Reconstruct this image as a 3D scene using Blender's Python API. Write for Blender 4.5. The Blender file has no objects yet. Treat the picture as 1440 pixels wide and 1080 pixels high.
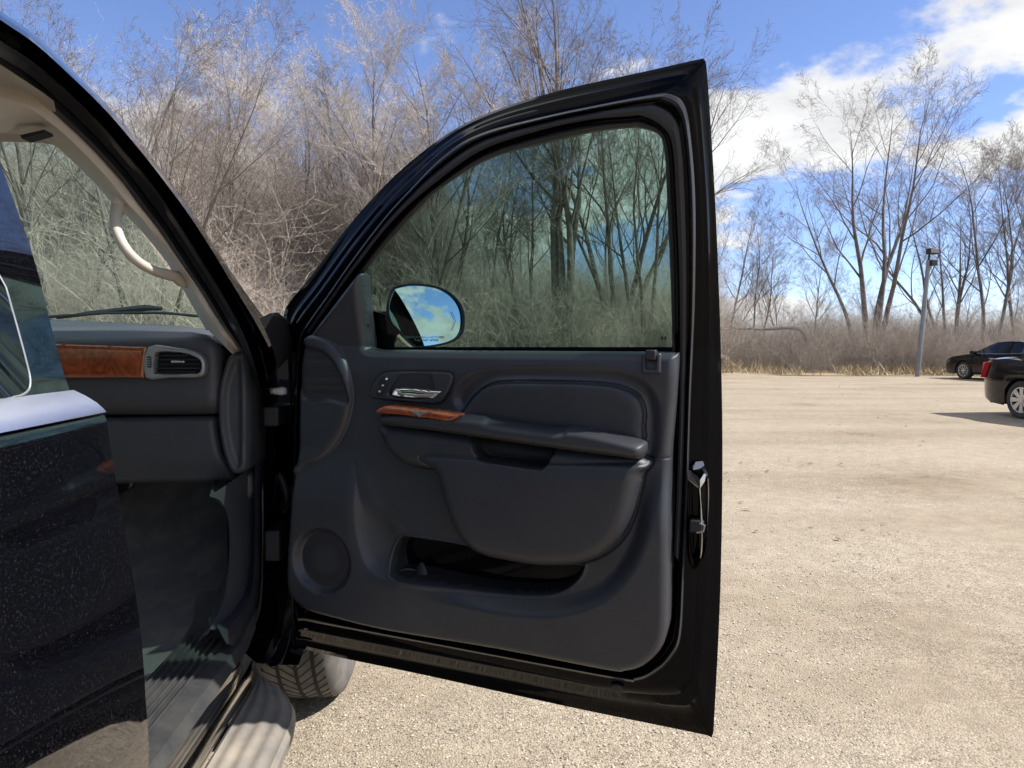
import bpy, bmesh, math, random
import numpy as np
from mathutils import Vector, Matrix
rad = math.radians
scene = bpy.context.scene
col = scene.collection

# ------------------------------------------------------------------ camera
EYE = np.array([0.0, 0.0, 1.30])          # standing beside the rear door, eye a little above the belt line
YAW, PITCH, FOC = rad(4.0), rad(3.09), 1000.0 / 1440.0
cd = bpy.data.cameras.new('camera'); cam = bpy.data.objects.new('camera', cd); col.objects.link(cam)
cd.sensor_width = 36.0; cd.lens = 36.0 * FOC; cd.clip_start = 0.02; cd.clip_end = 3000.0
cam.location = EYE; cam.rotation_euler = (rad(90) - PITCH, 0, -YAW)
scene.camera = cam

# ------------------------------------------------------------------ sky, sun, exposure
SUN_AZ, SUN_EL = rad(100), rad(46)         # azimuth to the right of straight ahead (+Y)
w = bpy.data.worlds.new('World'); scene.world = w; w.use_nodes = True
nt = w.node_tree; N = nt.nodes; Lk = nt.links
for n in list(N): N.remove(n)
def wn(t, **kw):
    n = N.new(t)
    for k, v in kw.items(): setattr(n, k, v)
    return n
def wmath(op, a, b=None, c=None):
    n = wn('ShaderNodeMath', operation=op)
    for i, v in enumerate((a, b, c)):
        if v is None: continue
        if isinstance(v, (int, float)): n.inputs[i].default_value = v
        else: Lk.new(v, n.inputs[i])
    return n.outputs[0]
sky = wn('ShaderNodeTexSky', sky_type='NISHITA'); sky.sun_disc = False
sky.sun_elevation = SUN_EL; sky.sun_rotation = SUN_AZ
sky.air_density = 0.8; sky.dust_density = 0.0; sky.ozone_density = 2.5; sky.altitude = 200
tc = wn('ShaderNodeTexCoord'); sep = wn('ShaderNodeSeparateXYZ'); Lk.new(tc.outputs['Generated'], sep.inputs[0])
zz = wmath('ADD', wmath('MAXIMUM', sep.outputs[2], 0.0), 0.22)
cmb = wn('ShaderNodeCombineXYZ')
Lk.new(wmath('DIVIDE', sep.outputs[0], zz), cmb.inputs[0]); Lk.new(wmath('DIVIDE', sep.outputs[1], zz), cmb.inputs[1])
CLOUD_OFF = (0.850, 4.669, 6.221)
mp = wn('ShaderNodeMapping'); Lk.new(cmb.outputs[0], mp.inputs[0]); mp.inputs['Location'].default_value = CLOUD_OFF
def wnoise(scale, detail, rough, dist=0.0):
    n = wn('ShaderNodeTexNoise'); n.noise_dimensions = '3D'
    n.inputs['Scale'].default_value = scale; n.inputs['Detail'].default_value = detail
    n.inputs['Roughness'].default_value = rough; n.inputs['Distortion'].default_value = dist
    Lk.new(mp.outputs[0], n.inputs['Vector']); return n.outputs['Fac']
big = wnoise(1.35, 11.0, 0.57, 0.10); shade = wnoise(2.6, 8.0, 0.62, 0.3)
dens = wn('ShaderNodeMapRange'); dens.interpolation_type = 'SMOOTHSTEP'
dens.inputs[1].default_value = 0.466; dens.inputs[2].default_value = 0.540; Lk.new(big, dens.inputs[0])
grey = wn('ShaderNodeMapRange'); grey.inputs[1].default_value = 0.42; grey.inputs[2].default_value = 0.72
grey.inputs[3].default_value = 1.0; grey.inputs[4].default_value = 0.70; Lk.new(shade, grey.inputs[0])
cc = wn('ShaderNodeVectorMath', operation='SCALE'); cc.inputs[0].default_value = (5.9, 5.95, 6.05); Lk.new(grey.outputs[0], cc.inputs['Scale'])
skyg = wn('ShaderNodeVectorMath', operation='MULTIPLY'); Lk.new(sky.outputs[0], skyg.inputs[0]); skyg.inputs[1].default_value = (1.10, 1.06, 1.22)
mixc = wn('ShaderNodeMix', data_type='RGBA'); Lk.new(wmath('MULTIPLY', dens.outputs[0], wmath('GREATER_THAN', sep.outputs[2], -0.01)), mixc.inputs[0])
Lk.new(skyg.outputs[0], mixc.inputs[6]); Lk.new(cc.outputs[0], mixc.inputs[7])
bg = wn('ShaderNodeBackground'); bg.inputs['Strength'].default_value = 0.10
Lk.new(mixc.outputs[2], bg.inputs['Color'])
wo = wn('ShaderNodeOutputWorld'); Lk.new(bg.outputs[0], wo.inputs[0])
sd_ = bpy.data.lights.new('sun', 'SUN'); sd_.energy = 4.2; sd_.angle = rad(0.6); sd_.color = (1.0, 0.96, 0.91)
sun = bpy.data.objects.new('sun', sd_); col.objects.link(sun)
SUNV = Vector((math.sin(SUN_AZ) * math.cos(SUN_EL), math.cos(SUN_AZ) * math.cos(SUN_EL), math.sin(SUN_EL)))
sun.rotation_euler = SUNV.to_track_quat('Z', 'Y').to_euler(); sun.location = (20, 20, 30)
vs = scene.view_settings; vs.view_transform = 'Standard'; vs.look = 'None'; vs.gamma = 1.0; vs.exposure = 0.84
vs.use_curve_mapping = False
scene.cycles.max_bounces = 7; scene.cycles.diffuse_bounces = 3; scene.cycles.glossy_bounces = 4; scene.cycles.adaptive_threshold = 0.03; scene.cycles.transparent_max_bounces = 24; scene.cycles.use_denoising = True
scene.cycles.caustics_reflective = False; scene.cycles.caustics_refractive = False

# ------------------------------------------------------------------ materials
def material(name, color, rough=0.5, metal=0.0, color2=None, nscale=20.0, bump=0.0, bscale=300.0, spec=0.5, coat=0.0,
             dust=None, detail=5.0, thresh=(0.35, 0.65), stretch=None, bdist=0.002):
    """Principled material with noise colour variation (color..color2), fine relief and optional dust specks."""
    m = bpy.data.materials.new(name); m.use_nodes = True
    t = m.node_tree; nd = t.nodes; L = t.links
    b = nd['Principled BSDF']
    b.inputs['Base Color'].default_value = (*color, 1); b.inputs['Roughness'].default_value = rough
    b.inputs['Metallic'].default_value = metal; b.inputs['Specular IOR Level'].default_value = spec
    b.inputs['Coat Weight'].default_value = coat; b.inputs['Coat Roughness'].default_value = 0.02
    g = nd.new('ShaderNodeTexCoord'); vec = g.outputs['Object']
    if stretch:
        mpn = nd.new('ShaderNodeMapping'); mpn.inputs['Scale'].default_value = stretch
        L.new(vec, mpn.inputs[0]); vec = mpn.outputs[0]
    def noise(sc, det=5.0, ro=0.6, v=None):
        n = nd.new('ShaderNodeTexNoise'); n.inputs['Scale'].default_value = sc; n.inputs['Detail'].default_value = det
        n.inputs['Roughness'].default_value = ro; L.new(v or vec, n.inputs['Vector']); return n.outputs['Fac']
    base = None
    if color2:
        mr = nd.new('ShaderNodeMapRange'); mr.inputs[1].default_value, mr.inputs[2].default_value = thresh
        L.new(noise(nscale, detail), mr.inputs[0])
        mx = nd.new('ShaderNodeMix'); mx.data_type = 'RGBA'; L.new(mr.outputs[0], mx.inputs[0])
        mx.inputs[6].default_value = (*color, 1); mx.inputs[7].default_value = (*color2, 1)
        base = mx.outputs[2]; L.new(base, b.inputs['Base Color'])
    if dust:                                  # (amount lo, hi, scale, colour): settled road dust, rough and pale
        lo, hi, ds, dc = dust
        mr = nd.new('ShaderNodeMapRange'); mr.inputs[1].default_value = lo; mr.inputs[2].default_value = hi
        L.new(noise(ds, 3.0, 0.7), mr.inputs[0])
        mx = nd.new('ShaderNodeMix'); mx.data_type = 'RGBA'; L.new(mr.outputs[0], mx.inputs[0])
        if base: L.new(base, mx.inputs[6])
        else: mx.inputs[6].default_value = (*color, 1)
        mx.inputs[7].default_value = (*dc, 1); L.new(mx.outputs[2], b.inputs['Base Color'])
        m2 = nd.new('ShaderNodeMapRange'); m2.inputs[3].default_value = rough; m2.inputs[4].default_value = 0.8
        L.new(mr.outputs[0], m2.inputs[0]); L.new(m2.outputs[0], b.inputs['Roughness'])
    if bump:
        bp = nd.new('ShaderNodeBump'); bp.inputs['Strength'].default_value = bump; bp.inputs['Distance'].default_value = bdist
        L.new(noise(bscale, 3.0), bp.inputs['Height']); L.new(bp.outputs[0], b.inputs['Normal'])
    return m
def glass_material(name, tint, refl=1.45):
    m = bpy.data.materials.new(name); m.use_nodes = True
    t = m.node_tree; nd = t.nodes; L = t.links; nd.remove(nd['Principled BSDF'])
    tr = nd.new('ShaderNodeBsdfTransparent'); tr.inputs[0].default_value = (*tint, 1)
    gl = nd.new('ShaderNodeBsdfGlossy'); gl.inputs['Roughness'].default_value = 0.0
    fr = nd.new('ShaderNodeFresnel'); gm = nd.new('ShaderNodeNewGeometry')      # a thin pane: same reflectance from both sides
    mr = nd.new('ShaderNodeMapRange'); mr.inputs[3].default_value = refl; mr.inputs[4].default_value = 1.0 / refl
    L.new(gm.outputs['Backfacing'], mr.inputs[0]); L.new(mr.outputs[0], fr.inputs[0])
    mx = nd.new('ShaderNodeMixShader'); L.new(fr.outputs[0], mx.inputs[0]); L.new(tr.outputs[0], mx.inputs[1]); L.new(gl.outputs[0], mx.inputs[2])
    L.new(mx.outputs[0], nd['Material Output'].inputs[0]); return m

M = {}
M['paint'] = material('black_paint', (0.0015, 0.0017, 0.004), 0.05, spec=0.3, coat=0.25)
M['paint_dusty'] = material('black_paint_dusty', (0.0015, 0.0016, 0.0026), 0.04, coat=0.8, dust=(0.575, 0.85, 620.0, (0.06, 0.063, 0.075)))
M['paint_jamb'] = material('black_paint_jamb', (0.0018, 0.002, 0.003), 0.05, spec=0.10, dust=(0.66, 0.9, 380.0, (0.05, 0.052, 0.06)), bump=0.03, bscale=18.0)
M['rubber'] = material('rubber_seal', (0.012, 0.012, 0.014), 0.5, bump=0.15, bscale=400)
M['rubber_grey'] = material('rubber_seal_worn', (0.020, 0.021, 0.025), 0.33, color2=(0.028, 0.029, 0.034), nscale=60, dust=(0.66, 0.86, 300, (0.07, 0.07, 0.08)))
M['rubber_strip'] = material('rubber_strip', (0.03, 0.032, 0.037), 0.3, bump=0.1, bscale=300)
M['trim'] = material('charcoal_plastic', (0.0255, 0.0275, 0.0345), 0.40, color2=(0.031, 0.033, 0.040), nscale=14, bump=0.22, bscale=900, dust=(0.67, 0.84, 380, (0.12, 0.12, 0.125)))
M['trim_soft'] = material('charcoal_leather', (0.021, 0.0228, 0.029), 0.46, color2=(0.026, 0.028, 0.034), nscale=10, bump=0.3, bscale=650)
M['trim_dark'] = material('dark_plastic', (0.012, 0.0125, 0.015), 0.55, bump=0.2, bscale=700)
M['grille'] = material('speaker_cloth', (0.011, 0.011, 0.013), 0.8, bump=0.5, bscale=1500)
def perforate(m, scale, dark):
    t = m.node_tree; nd = t.nodes; L = t.links; tcn = nd.new('ShaderNodeTexCoord'); v = nd.new('ShaderNodeTexVoronoi'); v.inputs['Scale'].default_value = scale
    v.inputs['Randomness'].default_value = 0.0; L.new(tcn.outputs['Object'], v.inputs['Vector']); c = nd.new('ShaderNodeValToRGB'); e = c.color_ramp.elements
    e[0].position, e[0].color = 0.28, (dark, dark, dark, 1); e[1].position, e[1].color = 0.42, (0.026, 0.027, 0.032, 1)
    L.new(v.outputs['Distance'], c.inputs[0]); L.new(c.outputs[0], nd['Principled BSDF'].inputs['Base Color'])
perforate(M['grille'], 300.0, 0.003)
M['dash'] = material('dash_plastic', (0.046, 0.049, 0.056), 0.45, color2=(0.053, 0.056, 0.063), nscale=10, bump=0.3, bscale=700)
M['beige'] = material('beige_trim', (0.55, 0.50, 0.43), 0.6, color2=(0.60, 0.545, 0.47), nscale=8, bump=0.1, bscale=600)
M['headliner'] = material('headliner_cloth', (0.52, 0.47, 0.41), 0.9, bump=0.3, bscale=900)
M['chrome'] = material('chrome', (0.78, 0.79, 0.8), 0.08, 1.0)
M['chrome_dusty'] = material('chrome_dusty', (0.62, 0.61, 0.58), 0.16, 1.0, color2=(0.5, 0.47, 0.42), nscale=9)
M['sheen'] = material('shoulder_sheen_satin', (0.90, 0.90, 0.95), 0.3, 1.0, color2=(0.82, 0.82, 0.88), nscale=14, dust=(0.68, 0.85, 300, (0.4, 0.4, 0.42)))  # bright sky glare on the rear door shoulder, put into the colour
M['silver'] = material('silver_plastic', (0.33, 0.335, 0.34), 0.35, 0.6)
M['carpet'] = material('carpet', (0.11, 0.108, 0.108), 0.95, color2=(0.21, 0.19, 0.16), nscale=9, bump=1.0, bscale=500, thresh=(0.45, 0.8), dust=(0.62, 0.8, 200, (0.16, 0.14, 0.11)))
M['sill'] = material('sill_plastic', (0.030, 0.031, 0.034), 0.5, color2=(0.055, 0.054, 0.051), nscale=16, bump=0.2, bscale=500, dust=(0.66, 0.84, 130, (0.24, 0.23, 0.21)))
M['board'] = material('running_board_dusty', (0.15, 0.142, 0.13), 0.75, color2=(0.33, 0.285, 0.225), nscale=7, bump=0.25, bscale=160, thresh=(0.3, 0.7))
M['glass'] = glass_material('tinted_green_glass', (0.33, 0.49, 0.42))
M['windshield'] = glass_material('windshield_glass', (0.66, 0.82, 0.75))
M['dark_glass'] = material('privacy_glass', (0.004, 0.005, 0.007), 0.02, spec=0.6, coat=0.3)
M['mirror'] = material('mirror_glass', (0.90, 0.96, 0.98), 0.0, 1.0)
M['white_mark'] = material('white_marking', (0.7, 0.7, 0.7), 0.6)
M['black_mark'] = material('dark_marking', (0.02, 0.02, 0.022), 0.6)
M['tyre'] = material('dusty_tyre', (0.075, 0.072, 0.068), 0.85, color2=(0.16, 0.145, 0.125), nscale=12, bump=0.2, bscale=200)
M['tyre_groove'] = material('tyre_groove', (0.012, 0.012, 0.012), 0.9)
M['tyre_black'] = material('black_tyre', (0.02, 0.02, 0.021), 0.8, color2=(0.05, 0.047, 0.042), nscale=15)
M['rim'] = material('alloy', (0.55, 0.56, 0.57), 0.3, 0.75)
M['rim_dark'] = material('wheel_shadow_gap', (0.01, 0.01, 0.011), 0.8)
M['red_lens'] = material('red_lens', (0.42, 0.006, 0.012), 0.12, coat=0.5)
M['clear_lens'] = material('clear_lens', (0.5, 0.52, 0.55), 0.1, 0.5)
M['steel'] = material('galvanised_steel', (0.24, 0.25, 0.265), 0.5, 0.4, color2=(0.18, 0.19, 0.20), nscale=6)
def wood_material():
    m = material('burl_wood', (0.10, 0.019, 0.006), 0.12, coat=0.8)
    t = m.node_tree; nd = t.nodes; L = t.links
    tcn = nd.new('ShaderNodeTexCoord'); n = nd.new('ShaderNodeTexNoise'); n.inputs['Scale'].default_value = 22; n.inputs['Detail'].default_value = 9
    n.inputs['Roughness'].default_value = 0.72; n.inputs['Distortion'].default_value = 1.6
    L.new(tcn.outputs['Object'], n.inputs['Vector'])
    cr = nd.new('ShaderNodeValToRGB'); cr.color_ramp.elements[0].position = 0.3; cr.color_ramp.elements[0].color = (0.05, 0.011, 0.005, 1)
    cr.color_ramp.elements[1].position = 0.68; cr.color_ramp.elements[1].color = (0.42, 0.092, 0.026, 1)
    L.new(n.outputs['Fac'], cr.inputs[0]); L.new(cr.outputs[0], nd['Principled BSDF'].inputs['Base Color']); return m
M['wood'] = wood_material()

# ------------------------------------------------------------------ scene-graph helpers
WM = {}                                         # world matrix of each parent object
def place(o, parent=None, mat=None, local=None):
    """mat: world matrix of o; local: matrix relative to parent."""
    pm = WM.get(parent.name, Matrix.Identity(4)) if parent else Matrix.Identity(4)
    if parent: o.parent = parent
    lm = local if local is not None else (pm.inverted() @ mat if mat is not None else Matrix.Identity(4))
    o.matrix_local = lm; WM[o.name] = pm @ lm
def tag(o, label=None, cat=None, group=None, kind=None):
    for k, v in (('label', label), ('category', cat), ('group', group), ('kind', kind)):
        if v: o[k] = v
    return o
def empty(name, loc, rz=0.0, parent=None):
    o = bpy.data.objects.new(name, None); col.objects.link(o); o.empty_display_size = 0.2
    place(o, parent, Matrix.Translation(loc) @ Matrix.Rotation(rz, 4, 'Z')); return o
def build(name, verts, faces, mat, parent=None, smooth=True, world=True, local=None, sharp=None):
    """One mesh object. world=True: verts are world coordinates, turned into the parent's space; else already local."""
    v = np.asarray(verts, dtype=float).reshape(-1, 3)
    me = bpy.data.meshes.new(name); 
    o = bpy.data.objects.new(name, me); col.objects.link(o)
    place(o, parent, local=local)
    if world:
        im = np.array(WM[o.name].inverted()); v = v @ im[:3, :3].T + im[:3, 3]
    me.from_pydata(v.tolist(), [], [list(map(int, f)) for f in faces])
    me.materials.append(M[mat] if isinstance(mat, str) else mat)
    bm = bmesh.new(); bm.from_mesh(me); bmesh.ops.recalc_face_normals(bm, faces=bm.faces)
    bm.to_mesh(me); bm.free()
    if smooth:
        me.polygons.foreach_set('use_smooth', [True] * len(me.polygons))
        me.set_sharp_from_angle(angle=sharp if sharp else rad(38))
    me.update(); return o
def catmull(P, n=6, closed=True):
    P = np.asarray(P, float); k = len(P); out = []
    rng = range(k if closed else k - 1)
    for i in rng:
        if closed: p0, p1, p2, p3 = P[(i - 1) % k], P[i], P[(i + 1) % k], P[(i + 2) % k]
        else: p0, p1, p2, p3 = P[max(i - 1, 0)], P[i], P[i + 1], P[min(i + 2, k - 1)]
        for j in range(n):
            t = j / n
            out.append(0.5 * (2 * p1 + (p2 - p0) * t + (2 * p0 - 5 * p1 + 4 * p2 - p3) * t * t + (3 * p1 - p0 - 3 * p2 + p3) * t ** 3))
    if not closed: out.append(P[-1])
    return np.array(out)
def skin_faces(nl, n, closed=True):
    f = []
    for a in range(nl - 1):
        for i in range(n if closed else n - 1):
            j = (i + 1) % n; f.append((a * n + i, a * n + j, (a + 1) * n + j, (a + 1) * n + i))
    return f
def skin(name, loops, mat, parent=None, closed=True, **kw):
    n = len(loops[0]); v = np.concatenate([np.asarray(l, float) for l in loops])
    return build(name, v, skin_faces(len(loops), n, closed), mat, parent, **kw)
def tube_mesh(path, r, sides=8, caps=True):
    P = np.asarray(path, float); k = len(P); r = np.broadcast_to(np.asarray(r, float), (k,)); V = []; Fc = []
    T = np.gradient(P, axis=0); T /= np.linalg.norm(T, axis=1)[:, None] + 1e-12
    up = np.array([0, 0, 1.0]) if abs(T[0, 2]) < 0.9 else np.array([1.0, 0, 0]); a = np.cross(T[0], up); a /= np.linalg.norm(a)
    for i in range(k):
        a = a - T[i] * np.dot(a, T[i]); a /= np.linalg.norm(a) + 1e-12; b = np.cross(T[i], a)
        for s in range(sides):
            q = 2 * math.pi * s / sides; V.append(P[i] + r[i] * (a * math.cos(q) + b * math.sin(q)))
    Fc = skin_faces(k, sides)
    if caps: Fc += [tuple(range(sides))[::-1], tuple(range((k - 1) * sides, k * sides))]
    return V, Fc
def tube(name, path, r, mat, parent=None, sides=8, **kw):
    V, Fc = tube_mesh(path, r, sides); return build(name, V, Fc, mat, parent, **kw)
BOXF = [(0, 1, 3, 2), (4, 6, 7, 5), (0, 4, 5, 1), (2, 3, 7, 6), (0, 2, 6, 4), (1, 5, 7, 3)]
def box_v(lo, hi): return [(x, y, z) for x in (lo[0], hi[0]) for y in (lo[1], hi[1]) for z in (lo[2], hi[2])]
def bevel(o, width=0.004, seg=2):
    md = o.modifiers.new('bevel', 'BEVEL'); md.width = width; md.segments = seg; md.limit_method = 'ANGLE'; return o
def box(name, lo, hi, mat, parent=None, bev=0.004, **kw):
    o = build(name, box_v(lo, hi), BOXF, mat, parent, **kw)
    return bevel(o, bev) if bev else o
def sm(a, b, x): t = np.clip((x - a) / (b - a), 0, 1); return t * t * (3 - 2 * t)
def dome(sd, r): t = np.clip(-sd / r, 0, 1); return np.sqrt(np.clip(1 - (1 - t) ** 2, 0, 1))
def sdf(P, poly):
    """signed distance (negative inside) and nearest boundary point of 2-D points to a polygon"""
    A = np.asarray(poly, float); B = np.roll(A, -1, 0); E = B - A; L2 = (E ** 2).sum(1) + 1e-18
    D_ = np.empty(len(P)); Q = np.empty((len(P), 2))
    for s in range(0, len(P), 8000):
        p = P[s:s + 8000]; d = p[:, None, :] - A[None]
        t = np.clip((d * E[None]).sum(2) / L2, 0, 1); q = A[None] + t[..., None] * E[None]
        dd = ((p[:, None, :] - q) ** 2).sum(2); k = dd.argmin(1); ii = np.arange(len(p))
        c1 = (A[None, :, 1] > p[:, None, 1]) != (B[None, :, 1] > p[:, None, 1])
        xi = A[None, :, 0] + (p[:, None, 1] - A[None, :, 1]) * E[None, :, 0] / np.where(E[None, :, 1] == 0, 1e-18, E[None, :, 1])
        ins = ((c1 & (p[:, None, 0] < xi)).sum(1) % 2) == 1
        D_[s:s + 8000] = np.where(ins, -1, 1) * np.sqrt(dd[ii, k]); Q[s:s + 8000] = q[ii, k]
    return D_, Q
def relief(name, poly, hf, step, mat, parent, frame, back=None, exclude=None, **kw):
    """Moulded sheet: polygon outline in a 2-D frame, height hf(U,W,sd), with a skirt down to height `back`."""
    poly = np.asarray(poly, float); lo = poly.min(0) - step; hi = poly.max(0) + step
    nu, nw = int((hi[0] - lo[0]) / step) + 2, int((hi[1] - lo[1]) / step) + 2
    U, W_ = np.meshgrid(lo[0] + np.arange(nu) * step, lo[1] + np.arange(nw) * step, indexing='ij')
    P = np.stack([U.ravel(), W_.ravel()], 1); s, Q = sdf(P, poly)
    snap = s > -0.25 * step
    ins = (s < 0).reshape(nu, nw)
    cell = ins[:-1, :-1] | ins[1:, :-1] | ins[:-1, 1:] | ins[1:, 1:]
    P[snap] = Q[snap]; s = np.where(snap, 0, s)
    if exclude is not None:
        ex = exclude(P[:, 0], P[:, 1]).reshape(nu, nw)
        cell &= ~(ex[:-1, :-1] & ex[1:, :-1] & ex[:-1, 1:] & ex[1:, 1:])
    ci, cj = np.nonzero(cell); idx = np.arange(nu * nw).reshape(nu, nw)
    F_ = np.stack([idx[ci, cj], idx[ci + 1, cj], idx[ci + 1, cj + 1], idx[ci, cj + 1]], 1)
    used = np.unique(F_); rm = -np.ones(nu * nw, int); rm[used] = np.arange(len(used)); F_ = rm[F_]; P = P[used]; s = s[used]
    h = hf(P[:, 0], P[:, 1], s); V = frame(P[:, 0], P[:, 1], h); faces = F_.tolist()
    if back is not None:
        e = np.concatenate([F_[:, [0, 1]], F_[:, [1, 2]], F_[:, [2, 3]], F_[:, [3, 0]]]); key = np.sort(e, 1)
        _, inv, cnt = np.unique(key[:, 0] * 10000000 + key[:, 1], return_inverse=True, return_counts=True)
        be = e[cnt[inv] == 1]; bv = np.unique(be); m1 = {v: len(P) + i for i, v in enumerate(bv)}; nb = len(bv)
        V2 = V[bv]; V3 = frame(P[bv, 0], P[bv, 1], np.full(nb, back)); V = np.concatenate([V, V2, V3])
        faces += [(m1[b], m1[a], m1[a] + nb, m1[b] + nb) for a, b in be.tolist()]
    return build(name, V, faces, mat, parent, **kw)

# photograph measurements -> points on the real surfaces they belong to (single-view survey of the vehicle)
_R = np.array((Matrix.Rotation(-YAW, 3, 'Z') @ Matrix.Rotation(rad(90) - PITCH, 3, 'X')))
def sight(px, py):
    d = _R @ np.array([(px - 720) / 1000.0, -(py - 540) / 1000.0, -1.0]); return d
def on_y(px, py, y): d = sight(px, py); return EYE + d * (y / d[1])
def on_x(px, py, x): d = sight(px, py); return EYE + d * (x / d[0])
def on_z(px, py, z): d = sight(px, py); return EYE + d * ((z - EYE[2]) / d[2])
# ================================================================== THE SETTING
rng = np.random.default_rng(11)
def ground_z(x, y):
    """flat lot; the wood's edge stands on a low bank on the left and ahead"""
    x = np.asarray(x, float); y = np.asarray(y, float)
    edge = lot_edge(x)
    k = 1.55 * (1 - sm(9.0, 17.0, x)) + 0.10
    return k * sm(edge - 1.5, edge + 9.0, y)
def lot_edge(x): return 31.5 - 3.2 * sm(12, 26, np.asarray(x, float)) + 0.6 * np.sin(np.asarray(x) * 0.7)
def gravel_material():
    m = bpy.data.materials.new('gravel'); m.use_nodes = True; t = m.node_tree; nd = t.nodes; L = t.links
    b = nd['Principled BSDF']; b.inputs['Roughness'].default_value = 0.95; b.inputs['Specular IOR Level'].default_value = 0.2
    g = nd.new('ShaderNodeTexCoord')
    def noise(sc, det, ro=0.6):
        n = nd.new('ShaderNodeTexNoise'); n.inputs['Scale'].default_value = sc; n.inputs['Detail'].default_value = det; n.inputs['Roughness'].default_value = ro
        L.new(g.outputs['Object'], n.inputs['Vector']); return n.outputs['Fac']
    def ramp(v, pts):
        r = nd.new('ShaderNodeValToRGB'); els = r.color_ramp.elements
        els[0].position, els[0].color = pts[0][0], (*pts[0][1], 1); els[1].position, els[1].color = pts[-1][0], (*pts[-1][1], 1)
        for p, c in pts[1:-1]: e = els.new(p); e.color = (*c, 1)
        L.new(v, r.inputs[0]); return r.outputs[0]
    def mix(a, c, fac, mode='MIX'):
        x = nd.new('ShaderNodeMix'); x.data_type = 'RGBA'; x.blend_type = mode
        if isinstance(fac, float): x.inputs[0].default_value = fac
        else: L.new(fac, x.inputs[0])
        L.new(a, x.inputs[6]); L.new(c, x.inputs[7]); return x.outputs[2]
    vo = nd.new('ShaderNodeTexVoronoi'); vo.inputs['Scale'].default_value = 130.0; L.new(g.outputs['Object'], vo.inputs['Vector'])
    wv = nd.new('ShaderNodeSeparateColor'); L.new(vo.outputs['Color'], wv.inputs[0])
    stone = ramp(wv.outputs[0], [(0.0, (0.19, 0.168, 0.135)), (0.22, (0.315, 0.278, 0.222)), (0.65, (0.395, 0.35, 0.28)), (1.0, (0.51, 0.462, 0.385))])
    patch = ramp(noise(0.55, 6.0, 0.65), [(0.30, (0.70, 0.67, 0.62)), (0.42, (0.93, 0.915, 0.89)), (0.62, (1.03, 1.03, 1.03))])
    fine = ramp(noise(7.0, 6.0, 0.7), [(0.3, (0.80, 0.78, 0.75)), (0.7, (1.08, 1.06, 1.03))])
    sand = ramp(noise(40, 4), [(0.3, (0.325, 0.286, 0.226)), (0.7, (0.41, 0.363, 0.288))])
    mask = nd.new('ShaderNodeMapRange'); mask.inputs[1].default_value = 0.42; mask.inputs[2].default_value = 0.64; L.new(noise(0.9, 5.0), mask.inputs[0])
    mpn = nd.new('ShaderNodeMapping'); mpn.inputs['Scale'].default_value = (0.10, 0.85, 1.0); mpn.inputs['Rotation'].default_value = (0, 0, 0.12); L.new(g.outputs['Object'], mpn.inputs[0])
    tn = nd.new('ShaderNodeTexNoise'); tn.inputs['Scale'].default_value = 1.0; tn.inputs['Detail'].default_value = 5.0; L.new(mpn.outputs[0], tn.inputs['Vector'])
    track = ramp(tn.outputs['Fac'], [(0.32, (0.84, 0.815, 0.775)), (0.47, (0.97, 0.965, 0.955)), (0.62, (1.02, 1.02, 1.01))])     # worn, compacted lanes
    c = mix(stone, sand, mask.outputs[0]); c = mix(c, track, 1.0, 'MULTIPLY'); warm = nd.new('ShaderNodeRGB'); warm.outputs[0].default_value = (1.02, 0.99, 0.965, 1); c = mix(c, warm.outputs[0], 1.0, 'MULTIPLY'); c = mix(c, patch, 1.0, 'MULTIPLY'); c = mix(c, fine, 1.0, 'MULTIPLY')
    L.new(c, b.inputs['Base Color'])
    bp = nd.new('ShaderNodeBump'); bp.inputs['Strength'].default_value = 0.55; bp.inputs['Distance'].default_value = 0.007
    add = nd.new('ShaderNodeMath'); add.operation = 'MULTIPLY_ADD'; L.new(vo.outputs['Distance'], add.inputs[0]); add.inputs[1].default_value = -1.0; L.new(noise(30, 5), add.inputs[2])
    L.new(add.outputs[0], bp.inputs['Height']); L.new(bp.outputs[0], b.inputs['Normal']); return m
M['gravel'] = gravel_material()
M['litter'] = material('leaf_litter', (0.30, 0.215, 0.125), 0.95, color2=(0.44, 0.345, 0.22), nscale=3.0, bump=1.0, bscale=14.0, detail=8, bdist=0.08)
M['forest_floor'] = material('forest_floor', (0.16, 0.125, 0.085), 0.95, color2=(0.27, 0.215, 0.145), nscale=1.2, bump=0.6, bscale=6.0, bdist=0.1)
def sheet(name, xs, ys, zf, mat):
    X, Y = np.meshgrid(xs, ys, indexing='ij'); Z = zf(X, Y); n, k = X.shape
    V = np.stack([X.ravel(), Y.ravel(), Z.ravel()], 1)
    F_ = [(i * k + j, (i + 1) * k + j, (i + 1) * k + j + 1, i * k + j + 1) for i in range(n - 1) for j in range(k - 1)]
    return build(name, V, F_, mat)
far = np.concatenate([[-1200, -600, -300, -150, -90], np.arange(-64, 90, 2.0), [100, 150, 300, 600, 1200]])
fary = np.concatenate([[-1200, -500, -200, -80, -30, -10], np.arange(0, 64, 2.0), [70, 90, 150, 300, 600, 1500]])
tag(sheet('ground', far, fary, lambda x, y: ground_z(x, y) + 0.004 * np.sin(x * 1.3) * np.sin(y * 1.1), 'gravel'), kind='structure')
vx = np.arange(-60, 84, 1.5); vy = np.linspace(0, 1, 22)
X, T = np.meshgrid(vx, vy, indexing='ij')
jag = rng.normal(0, 0.25, X.shape) * (T < 0.02)
Yv = lot_edge(X) - 0.9 + jag + T * 70.0; Zv = ground_z(X, Yv) + 0.02 + 0.06 * np.clip(T * 30, 0, 1) * (rng.random(X.shape))
Fv = [(i * 22 + j, (i + 1) * 22 + j, (i + 1) * 22 + j + 1, i * 22 + j + 1) for i in range(len(vx) - 1) for j in range(21)]
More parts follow.
